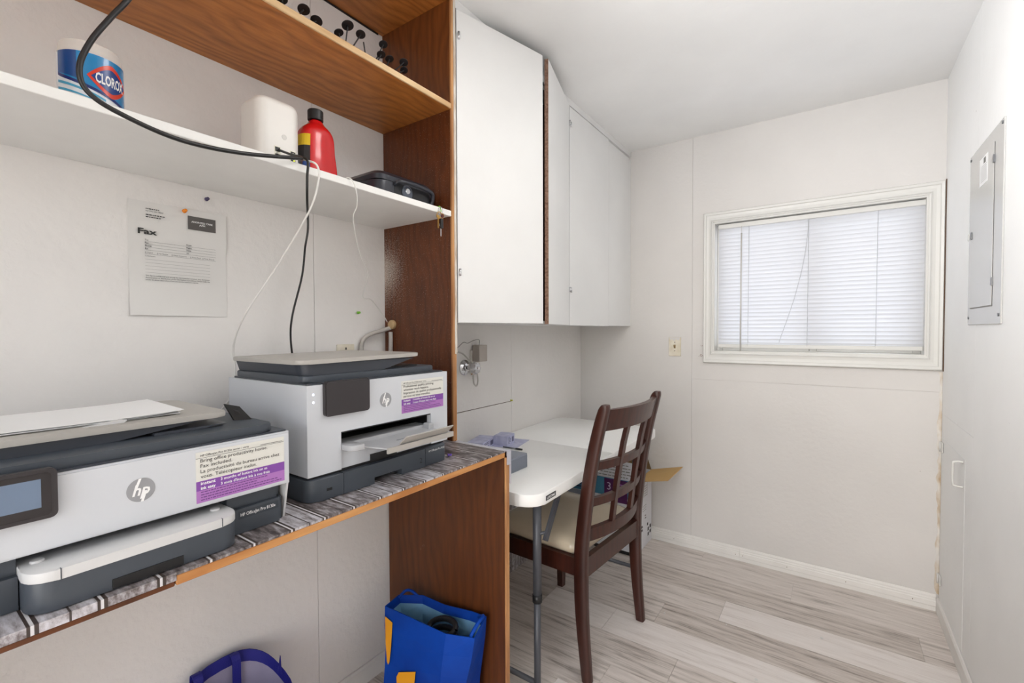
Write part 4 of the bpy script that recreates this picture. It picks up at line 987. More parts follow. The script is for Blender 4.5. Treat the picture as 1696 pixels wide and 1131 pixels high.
# charcoal case
def case():
    t = thing('security_case', 'charcoal plastic lock case with carry handle on the white shelf', 'case', (0.19, -1.775, SZ))
    x0, x1, y0, y1 = 0.03, 0.292, -1.905, -1.668
    lo = rslab(x0, x1, y0, y1, SZ + 0.0005, SZ + 0.050, 0.030, 5, (1, 1, 1, 1), 0.004); obj('tray', lo, M_SAFE, t, True)
    b = nb(); rings = []
    for ins, z_ in ((0.0, 0.0515), (0.0, 0.066), (0.010, 0.078), (0.024, 0.084), (0.030, 0.084)):
        rings.append([b.verts.new((px, py, SZ + z_)) for px, py in rrect(x0 + ins, x1 - ins, y0 + ins, y1 - ins, 0.03, 5)])
    for a, c in zip(rings, rings[1:]):
        for i in range(len(a)): b.faces.new((a[i], a[(i + 1) % len(a)], c[(i + 1) % len(a)], c[i]))
    b.faces.new(rings[0][::-1]); b.faces.new(rings[-1]); obj('lid', b, M_SAFE, t, True)
    # handle bow standing off the front with a dark recess and lock
    obj('handle_recess', bx(x1 - 0.001, x1 + 0.0012, -1.845, -1.700, SZ + 0.004, SZ + 0.052, 0.0005, 1), M_SAFE2, t)
    b = nb(); tube(b, spline([(x1 - 0.002, -1.842, SZ + 0.045), (x1 + 0.016, -1.834, SZ + 0.052), (x1 + 0.022, -1.77, SZ + 0.054), (x1 + 0.016, -1.704, SZ + 0.050), (x1 + 0.008, -1.690, SZ + 0.030), (x1 - 0.002, -1.692, SZ + 0.010)]), 0.0062, 10); obj('carry_handle', b, M_SAFE, t)
    b = nb(); lathe(b, [(0.022, x1), (0.022, x1 + 0.004), (0.018, x1 + 0.006)], -1.795, SZ + 0.030, 24, axis='x'); obj('lock_plate', b, mat('lock_grey', (70, 76, 88), 0.35), t, True)
    b = nb(); lathe(b, [(0.009, x1 + 0.006), (0.008, x1 + 0.0075)], -1.795, SZ + 0.034, 16, axis='x'); obj('lock_barrel', b, M_CHROME, t, True)
case()

# keys hanging at the shelf end
def keys(y, z):
    t = thing('key_bunch', 'bunch of keys on a green hook at the white shelf edge', 'keys', (0.347, y, z))
    x = 0.347
    def ring(yc, zc, r, rr, m, nm, tilt=0.0):
        b = nb(); n_ = 20; tube(b, [(x + 0.003 * math.sin(2 * PI * i / n_) + tilt * math.cos(2 * PI * i / n_), yc + r * math.cos(2 * PI * i / n_), zc + r * math.sin(2 * PI * i / n_)) for i in range(n_ + 1)], rr, 6, False); obj(nm, b, m, t)
    b = nb(); tube(b, spline([(0.338, y, z + 0.003), (0.344, y, z + 0.0045), (0.3475, y, z - 0.003), (0.349, y + 0.001, z - 0.010), (0.3475, y + 0.002, z - 0.014)]), 0.0014, 6); obj('hook', b, M_GREEN, t)
    ring(y, z - 0.010, 0.0105, 0.0009, M_CHROME, 'split_ring')
    ring(y - 0.006, z - 0.026, 0.0100, 0.0014, M_BRASS, 'key_ring'); 
    def key(y0, z0, L, m, head, nm, w_=0.004):
        b = nb(); hd = [(x, y0 + head * math.cos(a), z0 + head * math.sin(a)) for a in [2 * PI * k_ / 12 for k_ in range(12)]]
        quadprism(b, hd, (0.002, 0, 0)); quadprism(b, [(x, y0 - w_ / 2, z0 - head * 0.8), (x, y0 + w_ / 2, z0 - head * 0.8), (x, y0 + w_ / 2, z0 - L), (x, y0, z0 - L - 0.003), (x, y0 - w_ / 2, z0 - L)], (0.0018, 0, 0))
        obj(nm, b, m, t)
    key(y - 0.011, z - 0.032, 0.034, M_BRASS, 0.006, 'key'); key(y + 0.009, z - 0.024, 0.036, M_BRASS, 0.007, 'key')
    key(y + 0.001, z - 0.056, 0.034, M_CHROME, 0.006, 'key', 0.0032)
    b = nb(); box(b, x + 0.002, x + 0.009, y - 0.0055, y + 0.0055, z - 0.068, z - 0.036, 0.002, 2); obj('key_fob', b, M_BLACK, t)
    b = nb(); lathe(b, [(0.006, x), (0.006, x + 0.003)], y + 0.007, z - 0.026, 14, axis='x'); obj('dark_fob', b, mat('fob_maroon', (80, 26, 24), 0.4), t)
keys(-1.703, 1.6745)

# black wire stems with discs on the plywood shelf
def stems(cy, base_x, base_y, items, label):
    z0 = 2.0305
    t = thing('disc_stem_holder', label, 'holder', (base_x, base_y, z0), 'black disc stem holders on the top shelf')
    b = nb(); lathe(b, [(0.02, z0), (0.02, z0 + 0.004), (0.006, z0 + 0.008)], base_x, base_y, 16); obj('foot', b, M_BLACK, t, True)
    for (x, y, z_, r) in items:
        b = nb(); P = Vector((base_x, base_y, z0 + 0.006)); Q = Vector((x, y, z_)); mid = (P + Q) / 2 + Vector((0, 0, -0.006))
        tube(b, spline([P, mid, Q], 5), 0.0019, 6); s_ = obj('stem', b, M_BLACK, t)
        if r > 0:
            b = nb(); lathe(b, [(r, z_), (r, z_ + 0.002), (r * 0.8, z_ + 0.004)], x, y, 20)
            ax = Vector((0.25, (y - base_y) * 2, 0)); rot = Matrix.Translation(Q) @ Matrix.Rotation(-0.35, 4, Vector((0, 1, 0))) @ Matrix.Rotation((y - base_y) * -4, 4, Vector((1, 0, 0))) @ Matrix.Translation(-Q)
            bmesh.ops.transform(b, matrix=rot, verts=b.verts); obj('disc', b, mat('disc_black', (34, 34, 36), 0.5), s_)
stems(0, 0.268, -2.000, [(0.290, -2.028, 2.078, 0.0125), (0.290, -2.000, 2.112, 0.0160), (0.290, -1.958, 2.110, 0.0130), (0.290, -2.058, 2.066, 0.0)], 'black wire holder with three discs, middle of the top shelf')
stems(0, 0.268, -1.915, [(0.296, -1.884, 2.117, 0.0125), (0.296, -1.892, 2.084, 0.0125), (0.285, -1.945, 2.098, 0.0)], 'black wire holder with two discs, between the other holders')
stems(0, 0.262, -1.868, [(0.292, -1.858, 2.089, 0.0125), (0.296, -1.806, 2.102, 0.0130), (0.297, -1.806, 2.078, 0.0115)], 'black wire holder with discs nearest the corner upright')
stems(0, 0.262, -2.165, [(0.300, -2.188, 2.068, 0.0125), (0.297, -2.132, 2.078, 0.0145), (0.300, -2.100, 2.066, 0.0145)], 'black wire holder with discs farthest from the corner upright')

# ------------------------------------------------------------------ cables
def cable(name, pts, r, m, label, k=6, n_=8):
    b = nb(); tube(b, spline(pts, k), r, n_); return tag(obj(name, b, m), label, 'cable')
cable('power_cable', [(0.352, -2.47, 1.99), (0.385, -2.485, 1.905), (0.40, -2.512, 1.841), (0.40, -2.535, 1.799), (0.40, -2.562, 1.745), (0.40, -2.576, 1.698), (0.40, -2.567, 1.664), (0.398, -2.525, 1.645), (0.39, -2.435, 1.633), (0.375, -2.322, 1.648), (0.355, -2.19, 1.682), (0.335, -2.168, 1.690), (0.30, -2.150, 1.685)], 0.0042, M_RUBBER, 'thick black cable looping down in front of the white shelf')
cable('power_cable', [(0.241, -2.170, 1.733), (0.290, -2.165, 1.712), (0.33, -2.165, 1.698), (0.356, -2.163, 1.682), (0.353, -2.163, 1.645), (0.33, -2.15, 1.60), (0.20, -2.07, 1.56), (0.085, -2.010, 1.53), (0.075, -2.015, 1.445), (0.075, -2.046, 1.33), (0.06, -2.045, 1.265), (0.055, -2.035, 1.19), (0.06, -2.02, 1.10)], 0.0030, M_RUBBER, 'thin black cable hanging straight down behind the tall printer')
cable('network_cable', [(0.2415, -2.133, 1.734), (0.30, -2.155, 1.706), (0.335, -2.155, 1.692), (0.358, -2.141, 1.680), (0.357, -2.136, 1.645), (0.33, -2.145, 1.572), (0.22, -2.165, 1.449), (0.14, -2.212, 1.319), (0.085, -2.215, 1.243), (0.075, -2.208, 1.178), (0.075, -2.215, 1.113), (0.062, -2.24, 1.07)], 0.0024, M_CABLEW, 'white network cable slanting down from the router')
cable('phone_wire', [(0.26, -1.99, 1.6795), (0.32, -2.03, 1.6795), (0.340, -2.043, 1.6797), (0.3475, -2.032, 1.672), (0.345, -2.018, 1.643), (0.32, -2.0, 1.615), (0.30, -1.997, 1.592), (0.25, -1.95, 1.543), (0.20, -1.896, 1.502), (0.15, -1.833, 1.462), (0.10, -1.817, 1.40), (0.092, -1.80, 1.388), (0.08, -1.765, 1.385), (0.05, -1.694, 1.339), (0.036, -1.662, 1.311)], 0.0016, M_CABLEW, 'crinkled thin white wire hanging below the shelf to the corner')
cable('braided_hose', [(0.042, -1.652, 1.290), (0.03, -1.690, 1.278), (0.022, -1.735, 1.264), (0.016, -1.757, 1.240), (0.014, -1.760, 1.19), (0.014, -1.758, 1.05)], 0.0075, M_BRAID, 'grey braided hose curving along the wall behind the tall printer', 6, 10)
b = nb(); lathe(b, [(0.017, PY - 0.0006), (0.017, PY - 0.010), (0.012, PY - 0.016)], 0.047, 1.302, 20, axis='y'); tag(obj('wall_plug', b, M_TAN, smooth=True), 'round tan plug on the wood upright where the hose ends', 'plug')
cable('braided_hose', [(0.045, PY - 0.011, 1.275), (0.045, PY - 0.011, 1.24), (0.042, PY - 0.011, 1.15), (0.042, PY - 0.011, 1.05)], 0.0075, M_BRAID, 'short grey braided hose running down the wood upright', 4, 10)

# ------------------------------------------------------------------ plates, valve, adapter
t = thing('wall_outlet', 'beige outlet plate on the wall behind the tall printer', 'outlet', (0.0, -1.8175, 1.175))
obj('plate', bx(0.0004, 0.006, -1.852, -1.783, 1.118, 1.233, 0.0015, 1), M_BEIGE, t)
obj('socket_slot', bx(0.006, 0.0066, -1.820, -1.815, 1.214, 1.222), M_BLACK, t)
t = thing('light_switch', 'beige toggle switch plate on the wall beside the window', 'switch', (0.6175, 0.0, 1.124))
obj('plate', bx(0.582, 0.653, -0.006, -0.0004, 1.124, 1.237, 0.0015, 1), M_BEIGE, t)
b = nb(); quadprism(b, [(0.6125, -0.006, 1.171), (0.6125, -0.016, 1.186), (0.6125, -0.015, 1.192), (0.6125, -0.006, 1.192)], (0.010, 0, 0)); obj('toggle', b, mat('toggle_brown', (150, 128, 92), 0.4), t)
for zz in (1.156, 1.206):
    b = nb(); lathe(b, [(0.003, -0.006), (0.0025, -0.0072)], 0.6175, zz, 10, axis='y'); obj('screw', b, M_CHROME, t)
b = nb()
for (x0, z0, x1, z1) in ((0.582, 1.237, 0.60, 1.237), ): pass
flat(b, [(0.584, -0.0064, 1.236), (0.594, -0.0064, 1.215), (0.602, -0.0064, 1.226), (0.612, -0.0064, 1.212), (0.622, -0.0064, 1.224), (0.640, -0.0064, 1.216), (0.651, -0.0064, 1.236)][::-1]); decal('paint_smear', b, M_WALL, t)
# torn brown label marks beside the casing
b = nb()
for i in range(12):
    x = random.uniform(0.752, 0.772); zz = random.choice((1.186, 1.13)) + random.uniform(-0.006, 0.006); s = random.uniform(0.002, 0.004); quadprism(b, [(x, -0.0002, zz), (x + s, -0.0002, zz), (x + s * 0.8, -0.0002, zz + s), (x, -0.0002, zz + s * 1.3)], (0, -0.0006, 0))
tag(obj('torn_tape', b, mat('tape_maroon', (134, 100, 94), 0.8)), 'torn brown tape remnants left of the window casing', 'tape')
# valve
t = thing('water_valve', 'chrome water valve with clear fluted knob on the wall', 'valve', (0.0, -1.190, 1.108))
vy, vz = -1.190, 1.110
b = nb(); lathe(b, [(0.036, 0.0004), (0.035, 0.006), (0.024, 0.014), (0.014, 0.017)], vy, vz, 28, axis='x'); obj('escutcheon', b, M_CHROME, t, True)
b = nb(); lathe(b, [(0.010, 0.016), (0.010, 0.055)], vy, vz, 14, axis='x'); obj('stem', b, M_CHROME, t, True)
b = nb(); n_ = 48; rings = []
for r_, h_ in ((0.017, 0.050), (0.026, 0.056), (0.027, 0.072), (0.021, 0.080), (0.010, 0.083)):
    rings.append([b.verts.new((h_, vy + r_ * (1 + 0.09 * math.cos(8 * 2 * PI * k_ / n_)) * math.cos(2 * PI * k_ / n_), vz + r_ * (1 + 0.09 * math.cos(8 * 2 * PI * k_ / n_)) * math.sin(2 * PI * k_ / n_))) for k_ in range(n_)])
for a, c in zip(rings, rings[1:]):
    for i in range(n_): b.faces.new((a[i], a[(i + 1) % n_], c[(i + 1) % n_], c[i]))
b.faces.new(rings[0][::-1]); b.faces.new(rings[-1]); obj('knob', b, mat('knob_clear', (214, 214, 216), 0.12, 0.35), t, True)
b = nb(); lathe(b, [(0.009, 0.083), (0.008, 0.086)], vy, vz, 18, axis='x'); obj('knob_cap', b, M_CHROME, t, True)
# adapter on an outlet, with its wires
t = thing('power_adapter', 'grey plug-in power adapter beside the water valve', 'adapter', (0.0, -1.115, 1.09))
obj('adapter_body', bx(0.010, 0.052, -1.143, -1.083, 1.135, 1.212, 0.003, 2), mat('adapter_grey', (176, 168, 160), 0.5), t)
obj('outlet_plate', bx(0.0004, 0.008, -1.152, -1.082, 1.075, 1.188, 0.0015, 1), mat('outlet_white', (224, 220, 212), 0.5), t)
obj('rust_edge', bx(0.0081, 0.009, -1.150, -1.112, 1.073, 1.080), mat('rust', (170, 120, 76), 0.8), t)
b = nb(); tube(b, spline([(0.030, -1.118, 1.211), (0.030, -1.118, 1.236), (0.024, -1.15, 1.234), (0.022, -1.19, 1.222), (0.022, -1.22, 1.226), (0.016, -1.25, 1.205), (0.012, -1.30, 1.18)]), 0.0014, 6); obj('thin_wire', b, M_INKG, t)
cable('supply_tube', [(0.012, -1.285, 1.19), (0.03, -1.24, 1.178), (0.04, -1.205, 1.148), (0.046, -1.19, 1.128), (0.044, -1.180, 1.082), (0.042, -1.172, 1.040), (0.040, -1.150, 1.024), (0.030, -1.128, 1.045), (0.018, -1.118, 1.075)], 0.0036, mat('tube_grey', (190, 186, 180), 0.4), 'grey tube looped below the water valve knob')

# ------------------------------------------------------------------ right wall: breaker panel, access door
t = thing('breaker_panel', 'grey enamel breaker panel with instruction label, right wall', 'breaker panel', (W, -0.667, 1.293))
XW = W - 0.0004
b = nb(); box(b, XW - 0.004, XW, -0.868, -0.468, 1.293, 1.895, 0.0015, 1); obj('cover', b, M_PANELBOX, t)
obj('door', bx(XW - 0.0062, XW - 0.0042, -0.777, -0.505, 1.352, 1.852, 0.0008, 1), M_PANELBOX, t)
obj('door_gap', bx(XW - 0.0045, XW - 0.00415, -0.7805, -0.7775, 1.352, 1.852), M_BLACK, t)
obj('door_gap', bx(XW - 0.0045, XW - 0.00415, -0.7805, -0.505, 1.3485, 1.3515), M_INKG, t)
for zz in (1.800, 1.425): obj('hinge', bx(XW - 0.0085, XW - 0.0043, -0.7835, -0.7740, zz - 0.012, zz + 0.012), M_METAL, t)
obj('latch', bx(XW - 0.0105, XW - 0.0064, -0.532, -0.516, 1.594, 1.618, 0.0005, 1), M_METAL, t)
for yy, zz in ((-0.482, 1.880), (-0.855, 1.882), (-0.482, 1.318), (-0.850, 1.320)):
    b = nb(); lathe(b, [(0.005, XW - 0.004), (0.0045, XW - 0.0065)], yy, zz, 10, axis='x'); obj('screw', b, M_METAL, t)
o = obj('instruction_label', bx(XW - 0.0066, XW - 0.0063, -0.712, -0.612, 1.752, 1.842), M_PAPERW, t)
b = nb(); xx = XW - 0.0069
for i in range(9):
    zz = 1.812 - i * 0.0062; flat(b, [(xx, -0.700, zz), (xx, -0.624 - random.uniform(0, 0.02), zz), (xx, -0.630, zz + 0.0012), (xx, -0.700, zz + 0.0012)])
flat(b, [(xx, -0.688, 1.818), (xx, -0.662, 1.818), (xx, -0.662, 1.836), (xx, -0.688, 1.836)])
decal('label_print', b, M_INKG, o)
obj('wall_clip', bx(XW - 0.006, XW, -0.4672, -0.4560, 1.598, 1.622, 0.001, 1), M_TRIM, t)
dr = sroot('door_1', 'low white access door in the right wall', (W, -0.23, 0.08))
obj('door_leaf', bx(W - 0.0011, W - 0.0003, -0.455, -0.020, 0.070, 0.794), M_WALLR, dr)
b = nb(); tube(b, spline([(W - 0.002, -0.43, 0.781), (W - 0.022, -0.43, 0.781), (W - 0.030, -0.43, 0.770), (W - 0.030, -0.43, 0.700), (W - 0.022, -0.43, 0.689), (W - 0.002, -0.43, 0.687)], 5), 0.0042, 8); obj('pull_handle', b, M_TRIM, dr)
for zz in (0.755, 0.16):
    b = nb(); box(b, W - 0.007, W - 0.0023, -0.058, -0.022, zz - 0.022, zz + 0.022, 0.001, 1); tube(b, [(W - 0.008, -0.026, zz - 0.022), (W - 0.008, -0.026, zz + 0.022)], 0.004, 8); obj('hinge', b, M_TRIM, dr)

# ------------------------------------------------------------------ folding table
tb = thing('folding_table', 'white plastic folding table with grey metal legs', 'table', (0.31, -0.91, 0.0))
TZ0, TZ1 = 0.703, 0.745; TY0, TYM, TY1 = -1.560, -0.903, -0.292
obj('top_half', rslab(0.004, 0.612, TY0, TYM - 0.001, TZ0, TZ1, 0.065, 8, (0, 0, 1, 1), 0.005), M_TABLE, tb, True)
obj('top_half', rslab(0.004, 0.612, TYM + 0.001, TY1, TZ0, TZ1, 0.065, 8, (1, 1, 0, 0), 0.005), M_TABLE, tb, True)
for yl, s in ((-1.455, 1), (-0.50, -1)):
    b = nb()
    for xl in (0.056, 0.556): tube(b, [(xl, yl, TZ0 - 0.001), (xl, yl, 0.34)], 0.0150, 12)
    tube(b, [(0.056, yl, TZ0 - 0.02), (0.556, yl, TZ0 - 0.02)], 0.012, 10); obj('leg_frame', b, M_LEG, tb)
    for xl in (0.056, 0.556):
        b = nb(); tube(b, [(xl, yl, 0.352), (xl, yl, 0.004)], 0.0118, 12); o = obj('leg', b, M_LEG, tb)
        b = nb(); tube(b, [(xl, yl, 0.366), (xl, yl, 0.340)], 0.0168, 14); obj('collar', b, M_BLACK, o)
        b = nb(); tube(b, [(xl, yl, 0.030), (xl, yl, 0.0005)], 0.0150, 12); obj('foot_cap', b, M_BLACK, o)
    b = nb(); tube(b, [(0.066, yl, 0.052), (0.546, yl, 0.052)], 0.0095, 10); obj('foot_bar', b, M_LEG, tb)
    for xl in (0.056, 0.556):
        b = nb(); d_ = Vector((0, s * 0.10, 0.145)); p0 = Vector((xl + 0.020, yl + s * 0.012, 0.555)); sd = Vector((0, s * 0.011, -0.006)); 
        quadprism(b, [p0 - sd, p0 + sd, p0 + sd + d_, p0 - sd + d_], (0.010, 0, 0)); tube(b, [(xl + 0.010, yl, 0.580), (xl + 0.026, yl + s * 0.030, 0.580)], 0.006, 8); obj('brace', b, M_LEG, tb)
obj('badge', bx(0.6119, 0.6130, -1.490, -1.425, 0.714, 0.730), mat('badge_dark', (44, 46, 50), 0.4), tb)
b = nb(); text_into(b, 'LIFETIME', (0.6134, -1.4575, 0.7178), YP, ZP, 0.0115, 0.052, 0.02, 0, 'CENTER'); decal('badge_lettering', b, M_INKW, tb)

# things on the table
t = thing('grey_device', 'small grey plastic device at the near end of the folding table', 'device', (0.36, -1.36, TZ1))
obj('housing', bx(0.318, 0.412, -1.432, -1.294, TZ1 + 0.0005, TZ1 + 0.056, 0.003, 2), M_GREYDEV, t)
obj('lid_seam', bx(0.321, 0.409, -1.388, -1.3872, TZ1 + 0.0561, TZ1 + 0.0565), M_PDARK, t)
obj('front_panel', bx(0.4121, 0.4145, -1.425, -1.298, TZ1 + 0.006, TZ1 + 0.050, 0.001, 1), mat('device_grey_face', (120, 126, 138), 0.5), t)
def small_box(x0, y0, w_, d_, h_, z0, rot, label):
    t = thing('ink_carton', label, 'carton', (x0, y0, z0), 'ink cartons on the folding table', rot)
    obj('carton', bx(-w_ / 2, w_ / 2, -d_ / 2, d_ / 2, 0.0005, h_, 0.001, 1), M_LAV, t, local=True)
    b = nb()
    for i in range(5):
        zz = h_ * (0.2 + 0.14 * i); q = random.uniform(0.2, 0.45) * d_; flat(b, [(w_ / 2 + 0.0004, -d_ * 0.42, zz), (w_ / 2 + 0.0004, -d_ * 0.42 + q, zz), (w_ / 2 + 0.0004, -d_ * 0.42 + q, zz + h_ * 0.06), (w_ / 2 + 0.0004, -d_ * 0.42, zz + h_ * 0.06)])
    flat(b, [(w_ / 2 + 0.0004, d_ * 0.12, h_ * 0.25), (w_ / 2 + 0.0004, d_ * 0.36, h_ * 0.25), (w_ / 2 + 0.0004, d_ * 0.36, h_ * 0.75), (w_ / 2 + 0.0004, d_ * 0.12, h_ * 0.75)])
    decal('carton_print', b, mat('carton_ink', (96, 96, 124), 0.6), t, True)
small_box(0.080, -1.168, 0.075, 0.150, 0.042, TZ1, 0.30, 'lavender ink carton lying flat, left of the pair on the table')
small_box(0.120, -1.045, 0.070, 0.085, 0.046, TZ1, 0.22, 'lavender ink carton with printed code, right of the pair')
def flat_sheet(c, w_, d_, rot, z_, label, m):
    b = bx(-w_ / 2, w_ / 2, -d_ / 2, d_ / 2, 0.0, 0.0010); o = obj('paper_sheet', b, m); o.location = (c[0], c[1], z_); o.rotation_euler = (0, 0, rot); return tag(o, label, 'paper')
flat_sheet((0.235, -1.275), 0.20, 0.26, 0.25, TZ1 + 0.0004, 'white sheet of paper under the grey device on the table', M_PAPERW)
flat_sheet((0.13, -1.02), 0.14, 0.18, 0.22, TZ1 + 0.0004, 'lavender leaflet under the ink cartons on the table', M_LAV)
t = thing('pen', 'grey pen with black tip lying on the folding table', 'pen', (0.22, -1.10, TZ1))
b = nb(); tube(b, [(0.158, -1.106, TZ1 + 0.0045), (0.225, -1.102, TZ1 + 0.0045)], 0.0030, 8); obj('barrel', b, M_METAL, t)
b = nb(); tube(b, [(0.225, -1.102, TZ1 + 0.0045), (0.238, -1.101, TZ1 + 0.0045), (0.258, -1.100, TZ1 + 0.0045)], 0.0045, 8, radii=[0.004, 0.0045, 0.004]); obj('grip', b, M_BLACK, t)

# ------------------------------------------------------------------ dining chair (local frame: x along the back, y towards the front)
def chair():
    t = thing('dining_chair', 'dark mahogany dining chair with lattice back and cream seat', 'chair', (0.685, -1.06, 0.0), None, 1.4927)
    hw = 0.2305
    path = [(0.0, 0.002), (0.015, 0.15), (0.024, 0.28), (0.026, 0.44), (0.018, 0.55), (-0.006, 0.73), (-0.030, 0.86), (-0.052, 0.95), (-0.066, 1.000), (-0.072, 1.018)]
    dep = [0.034, 0.042, 0.048, 0.050, 0.048, 0.045, 0.043, 0.041, 0.036, 0.020]
    path_s = spline([(0, f, z_) for f, z_ in path], 4)
    def dp(i):
        q = i / 4; a = int(q); return dep[min(a, len(dep) - 1)] * (1 - (q - a)) + dep[min(a + 1, len(dep) - 1)] * (q - a)
    def post(sx_):
        b = nb(); prev = None; th = 0.030
        for i, p_ in enumerate(path_s):
            d_ = dp(i) / 2; x0, x1 = sx_ * hw - th / 2, sx_ * hw + th / 2; ch = 0.004
            ring = [b.verts.new(v) for v in ((x0 + ch, p_.y - d_, p_.z), (x1 - ch, p_.y - d_, p_.z), (x1, p_.y - d_ + ch, p_.z), (x1, p_.y + d_ - ch, p_.z), (x1 - ch, p_.y + d_, p_.z), (x0 + ch, p_.y + d_, p_.z), (x0, p_.y + d_ - ch, p_.z), (x0, p_.y - d_ + ch, p_.z))]
            if prev:
                for j in range(8): b.faces.new((prev[j], prev[(j + 1) % 8], ring[(j + 1) % 8], ring[j]))
            else: b.faces.new(ring[::-1])
            prev = ring
        b.faces.new(prev); obj('rear_post', b, M_CHAIR, t, True, local=True, angle=50)
    post(-1); post(1)
    def fz(z_):
        for a, c in zip(path, path[1:]):
            if a[1] <= z_ <= c[1]: k_ = (z_ - a[1]) / (c[1] - a[1]); return a[0] + (c[0] - a[0]) * k_
        return path[-1][0]
    def rail(z0, z1, bow, th, nm='back_rail', xs=hw - 0.0152, arch=0.0):
        b = nb(); n_ = 14; prev = None
        for i in range(n_ + 1):
            u = -1 + 2 * i / n_; x = u * xs; k_ = 1 - u * u
            ring = []
            for (z_, s) in ((z0, -1), (z0, 1), (z1, 1), (z1, -1)):
                zz = z_ + (arch * k_ if z_ == z1 else arch * 0.4 * k_); ring.append(b.verts.new((x, fz(z_) - bow * k_ + s * th / 2, zz)))
            if prev:
                for j in range(4): b.faces.new((prev[j], prev[(j + 1) % 4], ring[(j + 1) % 4], ring[j]))
            else: b.faces.new(ring[::-1])
            prev = ring
        b.faces.new(prev); obj(nm, b, M_CHAIR, t, True, local=True)
    B = 0.040
    rail(0.920, 0.998, B, 0.022, 'top_rail', hw - 0.0152)
    rail(0.772, 0.804, B, 0.018); rail(0.636, 0.668, B, 0.018); rail(0.505, 0.552, B, 0.022)
    for x in (-0.078, 0.078):
        k_ = 1 - (x / hw) ** 2; b = nb(); prev = None
        for z_ in (0.545, 0.62, 0.70, 0.78, 0.86, 0.925):
            f = fz(z_) - B * k_ ; th = 0.014
            ring = [b.verts.new(v) for v in ((x - 0.0125, f - th / 2 - 0.002, z_), (x + 0.0125, f - th / 2 - 0.002, z_), (x + 0.0125, f + th / 2, z_), (x - 0.0125, f + th / 2, z_))]
            if prev:
                for j in range(4): b.faces.new((prev[j], prev[(j + 1) % 4], ring[(j + 1) % 4], ring[j]))
            else: b.faces.new(ring[::-1])
            prev = ring
        b.faces.new(prev); obj('back_slat', b, M_CHAIR, t, local=True)
    # seat rails and front legs
    fw_ = 0.245; fl_ = 0.425
    obj('seat_rail', bx(-hw + 0.0155, hw - 0.0155, 0.008, 0.030, 0.376, 0.448), M_CHAIR, t, local=True)
    obj('seat_rail', bx(-fw_ + 0.022, fw_ - 0.022, fl_ - 0.011, fl_ + 0.011, 0.380, 0.446), M_CHAIR, t, local=True)
    for s in (-1, 1):
        b = nb(); quadprism(b, [(s * (hw - 0.012), 0.050, 0.380), (s * (hw + 0.012), 0.050, 0.380), (s * (fw_ + 0.012), fl_ - 0.022, 0.380), (s * (fw_ - 0.012), fl_ - 0.022, 0.380)], (0, 0, 0.066)); obj('seat_rail', b, M_CHAIR, t, local=True)
        b = nb(); prev = None; cx_, cy_ = s * fw_, fl_
        for z_, h_ in ((0.0005, 0.014), (0.20, 0.018), (0.37, 0.022), (0.446, 0.022)):
            ring = [b.verts.new((cx_ + a * h_, cy_ + c * h_, z_)) for a, c in ((-1, -1), (1, -1), (1, 1), (-1, 1))]
            if prev:
                for j in range(4): b.faces.new((prev[j], prev[(j + 1) % 4], ring[(j + 1) % 4], ring[j]))
            else: b.faces.new(ring[::-1])
            prev = ring
        b.faces.new(prev); obj('front_leg', b, M_CHAIR, t, local=True)
    # cushion
    b = nb(); rings = []
    for ins, z_ in ((0.006, 0.449), (0.0, 0.458), (0.001, 0.474), (0.012, 0.490), (0.036, 0.500), (0.085, 0.507), (0.14, 0.509)):
        ring = []
        for px, py in rrect(-0.247 + ins, 0.247 - ins, 0.036 + ins * 0.9, fl_ + 0.030 - ins * 0.9, max(0.020, 0.045 - ins * 0.2), 5):
            k_ = (py - 0.03) / 0.42; ring.append(b.verts.new((px * (0.93 + 0.07 * k_), py, z_)))
        rings.append(ring)
    for a, c in zip(rings, rings[1:]):
        for i in range(len(a)): b.faces.new((a[i], a[(i + 1) % len(a)], c[(i + 1) % len(a)], c[i]))
    b.faces.new(rings[0][::-1]); b.faces.new(rings[-1]); 
    # notch so the cushion clears the posts
    for v in b.verts:
        if v.co.y < 0.06 and abs(v.co.x) > 0.208: v.co.x = math.copysign(0.208, v.co.x)
    o = obj('seat_cushion', b, M_SEAT, t, True, local=True, angle=80); o['label'] = 'cream cushion under a clear plastic cover'
chair()

# ------------------------------------------------------------------ printer carton in the corner
t = thing('shipping_carton', 'open white printer carton with teal band in the far corner', 'carton', (0.25, -0.16, 0.0))
bx0, bx1, by0, by1, bz = 0.020, 0.486, -0.300, -0.018, 0.425
b = nb(); th = 0.004
for q in ((bx0, bx1, by0, by0 + th), (bx0, bx1, by1 - th, by1), (bx0, bx0 + th, by0 + th, by1 - th), (bx1 - th, bx1, by0 + th, by1 - th)): box(b, q[0], q[1], q[2], q[3], 0.001, bz)
box(b, bx0 + th, bx1 - th, by0 + th, by1 - th, 0.001, 0.006); obj('carton_body', b, M_BOXW, t)
yf = by0 - 0.0004
def front_band(x0, x1, z0, z1, m, nm): q = nb(); flat(q, [(x0, yf, z0), (x1, yf, z0), (x1, yf, z1), (x0, yf, z1)]); return decal(nm, q, m, t)
front_band(bx0, bx1, 0.320, 0.424, M_BOXB, 'print_band'); front_band(bx0, bx1, 0.205, 0.232, M_BLACK, 'print_band'); front_band(bx0, bx1, 0.001, 0.020, M_BLACK, 'print_band')
front_band(bx0, bx0 + 0.20, 0.235, 0.318, mat('carton_grey', (150, 158, 172), 0.5), 'print_band')
yf -= 0.0004; front_band(0.300, 0.440, 0.290, 0.420, M_BOXP, 'print_band')
yf -= 0.0004
b = nb(); text_into(b, '3', (0.318, yf, 0.355), XP, ZP, 0.062, None, 0.0); decal('carton_numeral', b, mat('numeral_lilac', (206, 190, 214), 0.5), t)
b = nb()
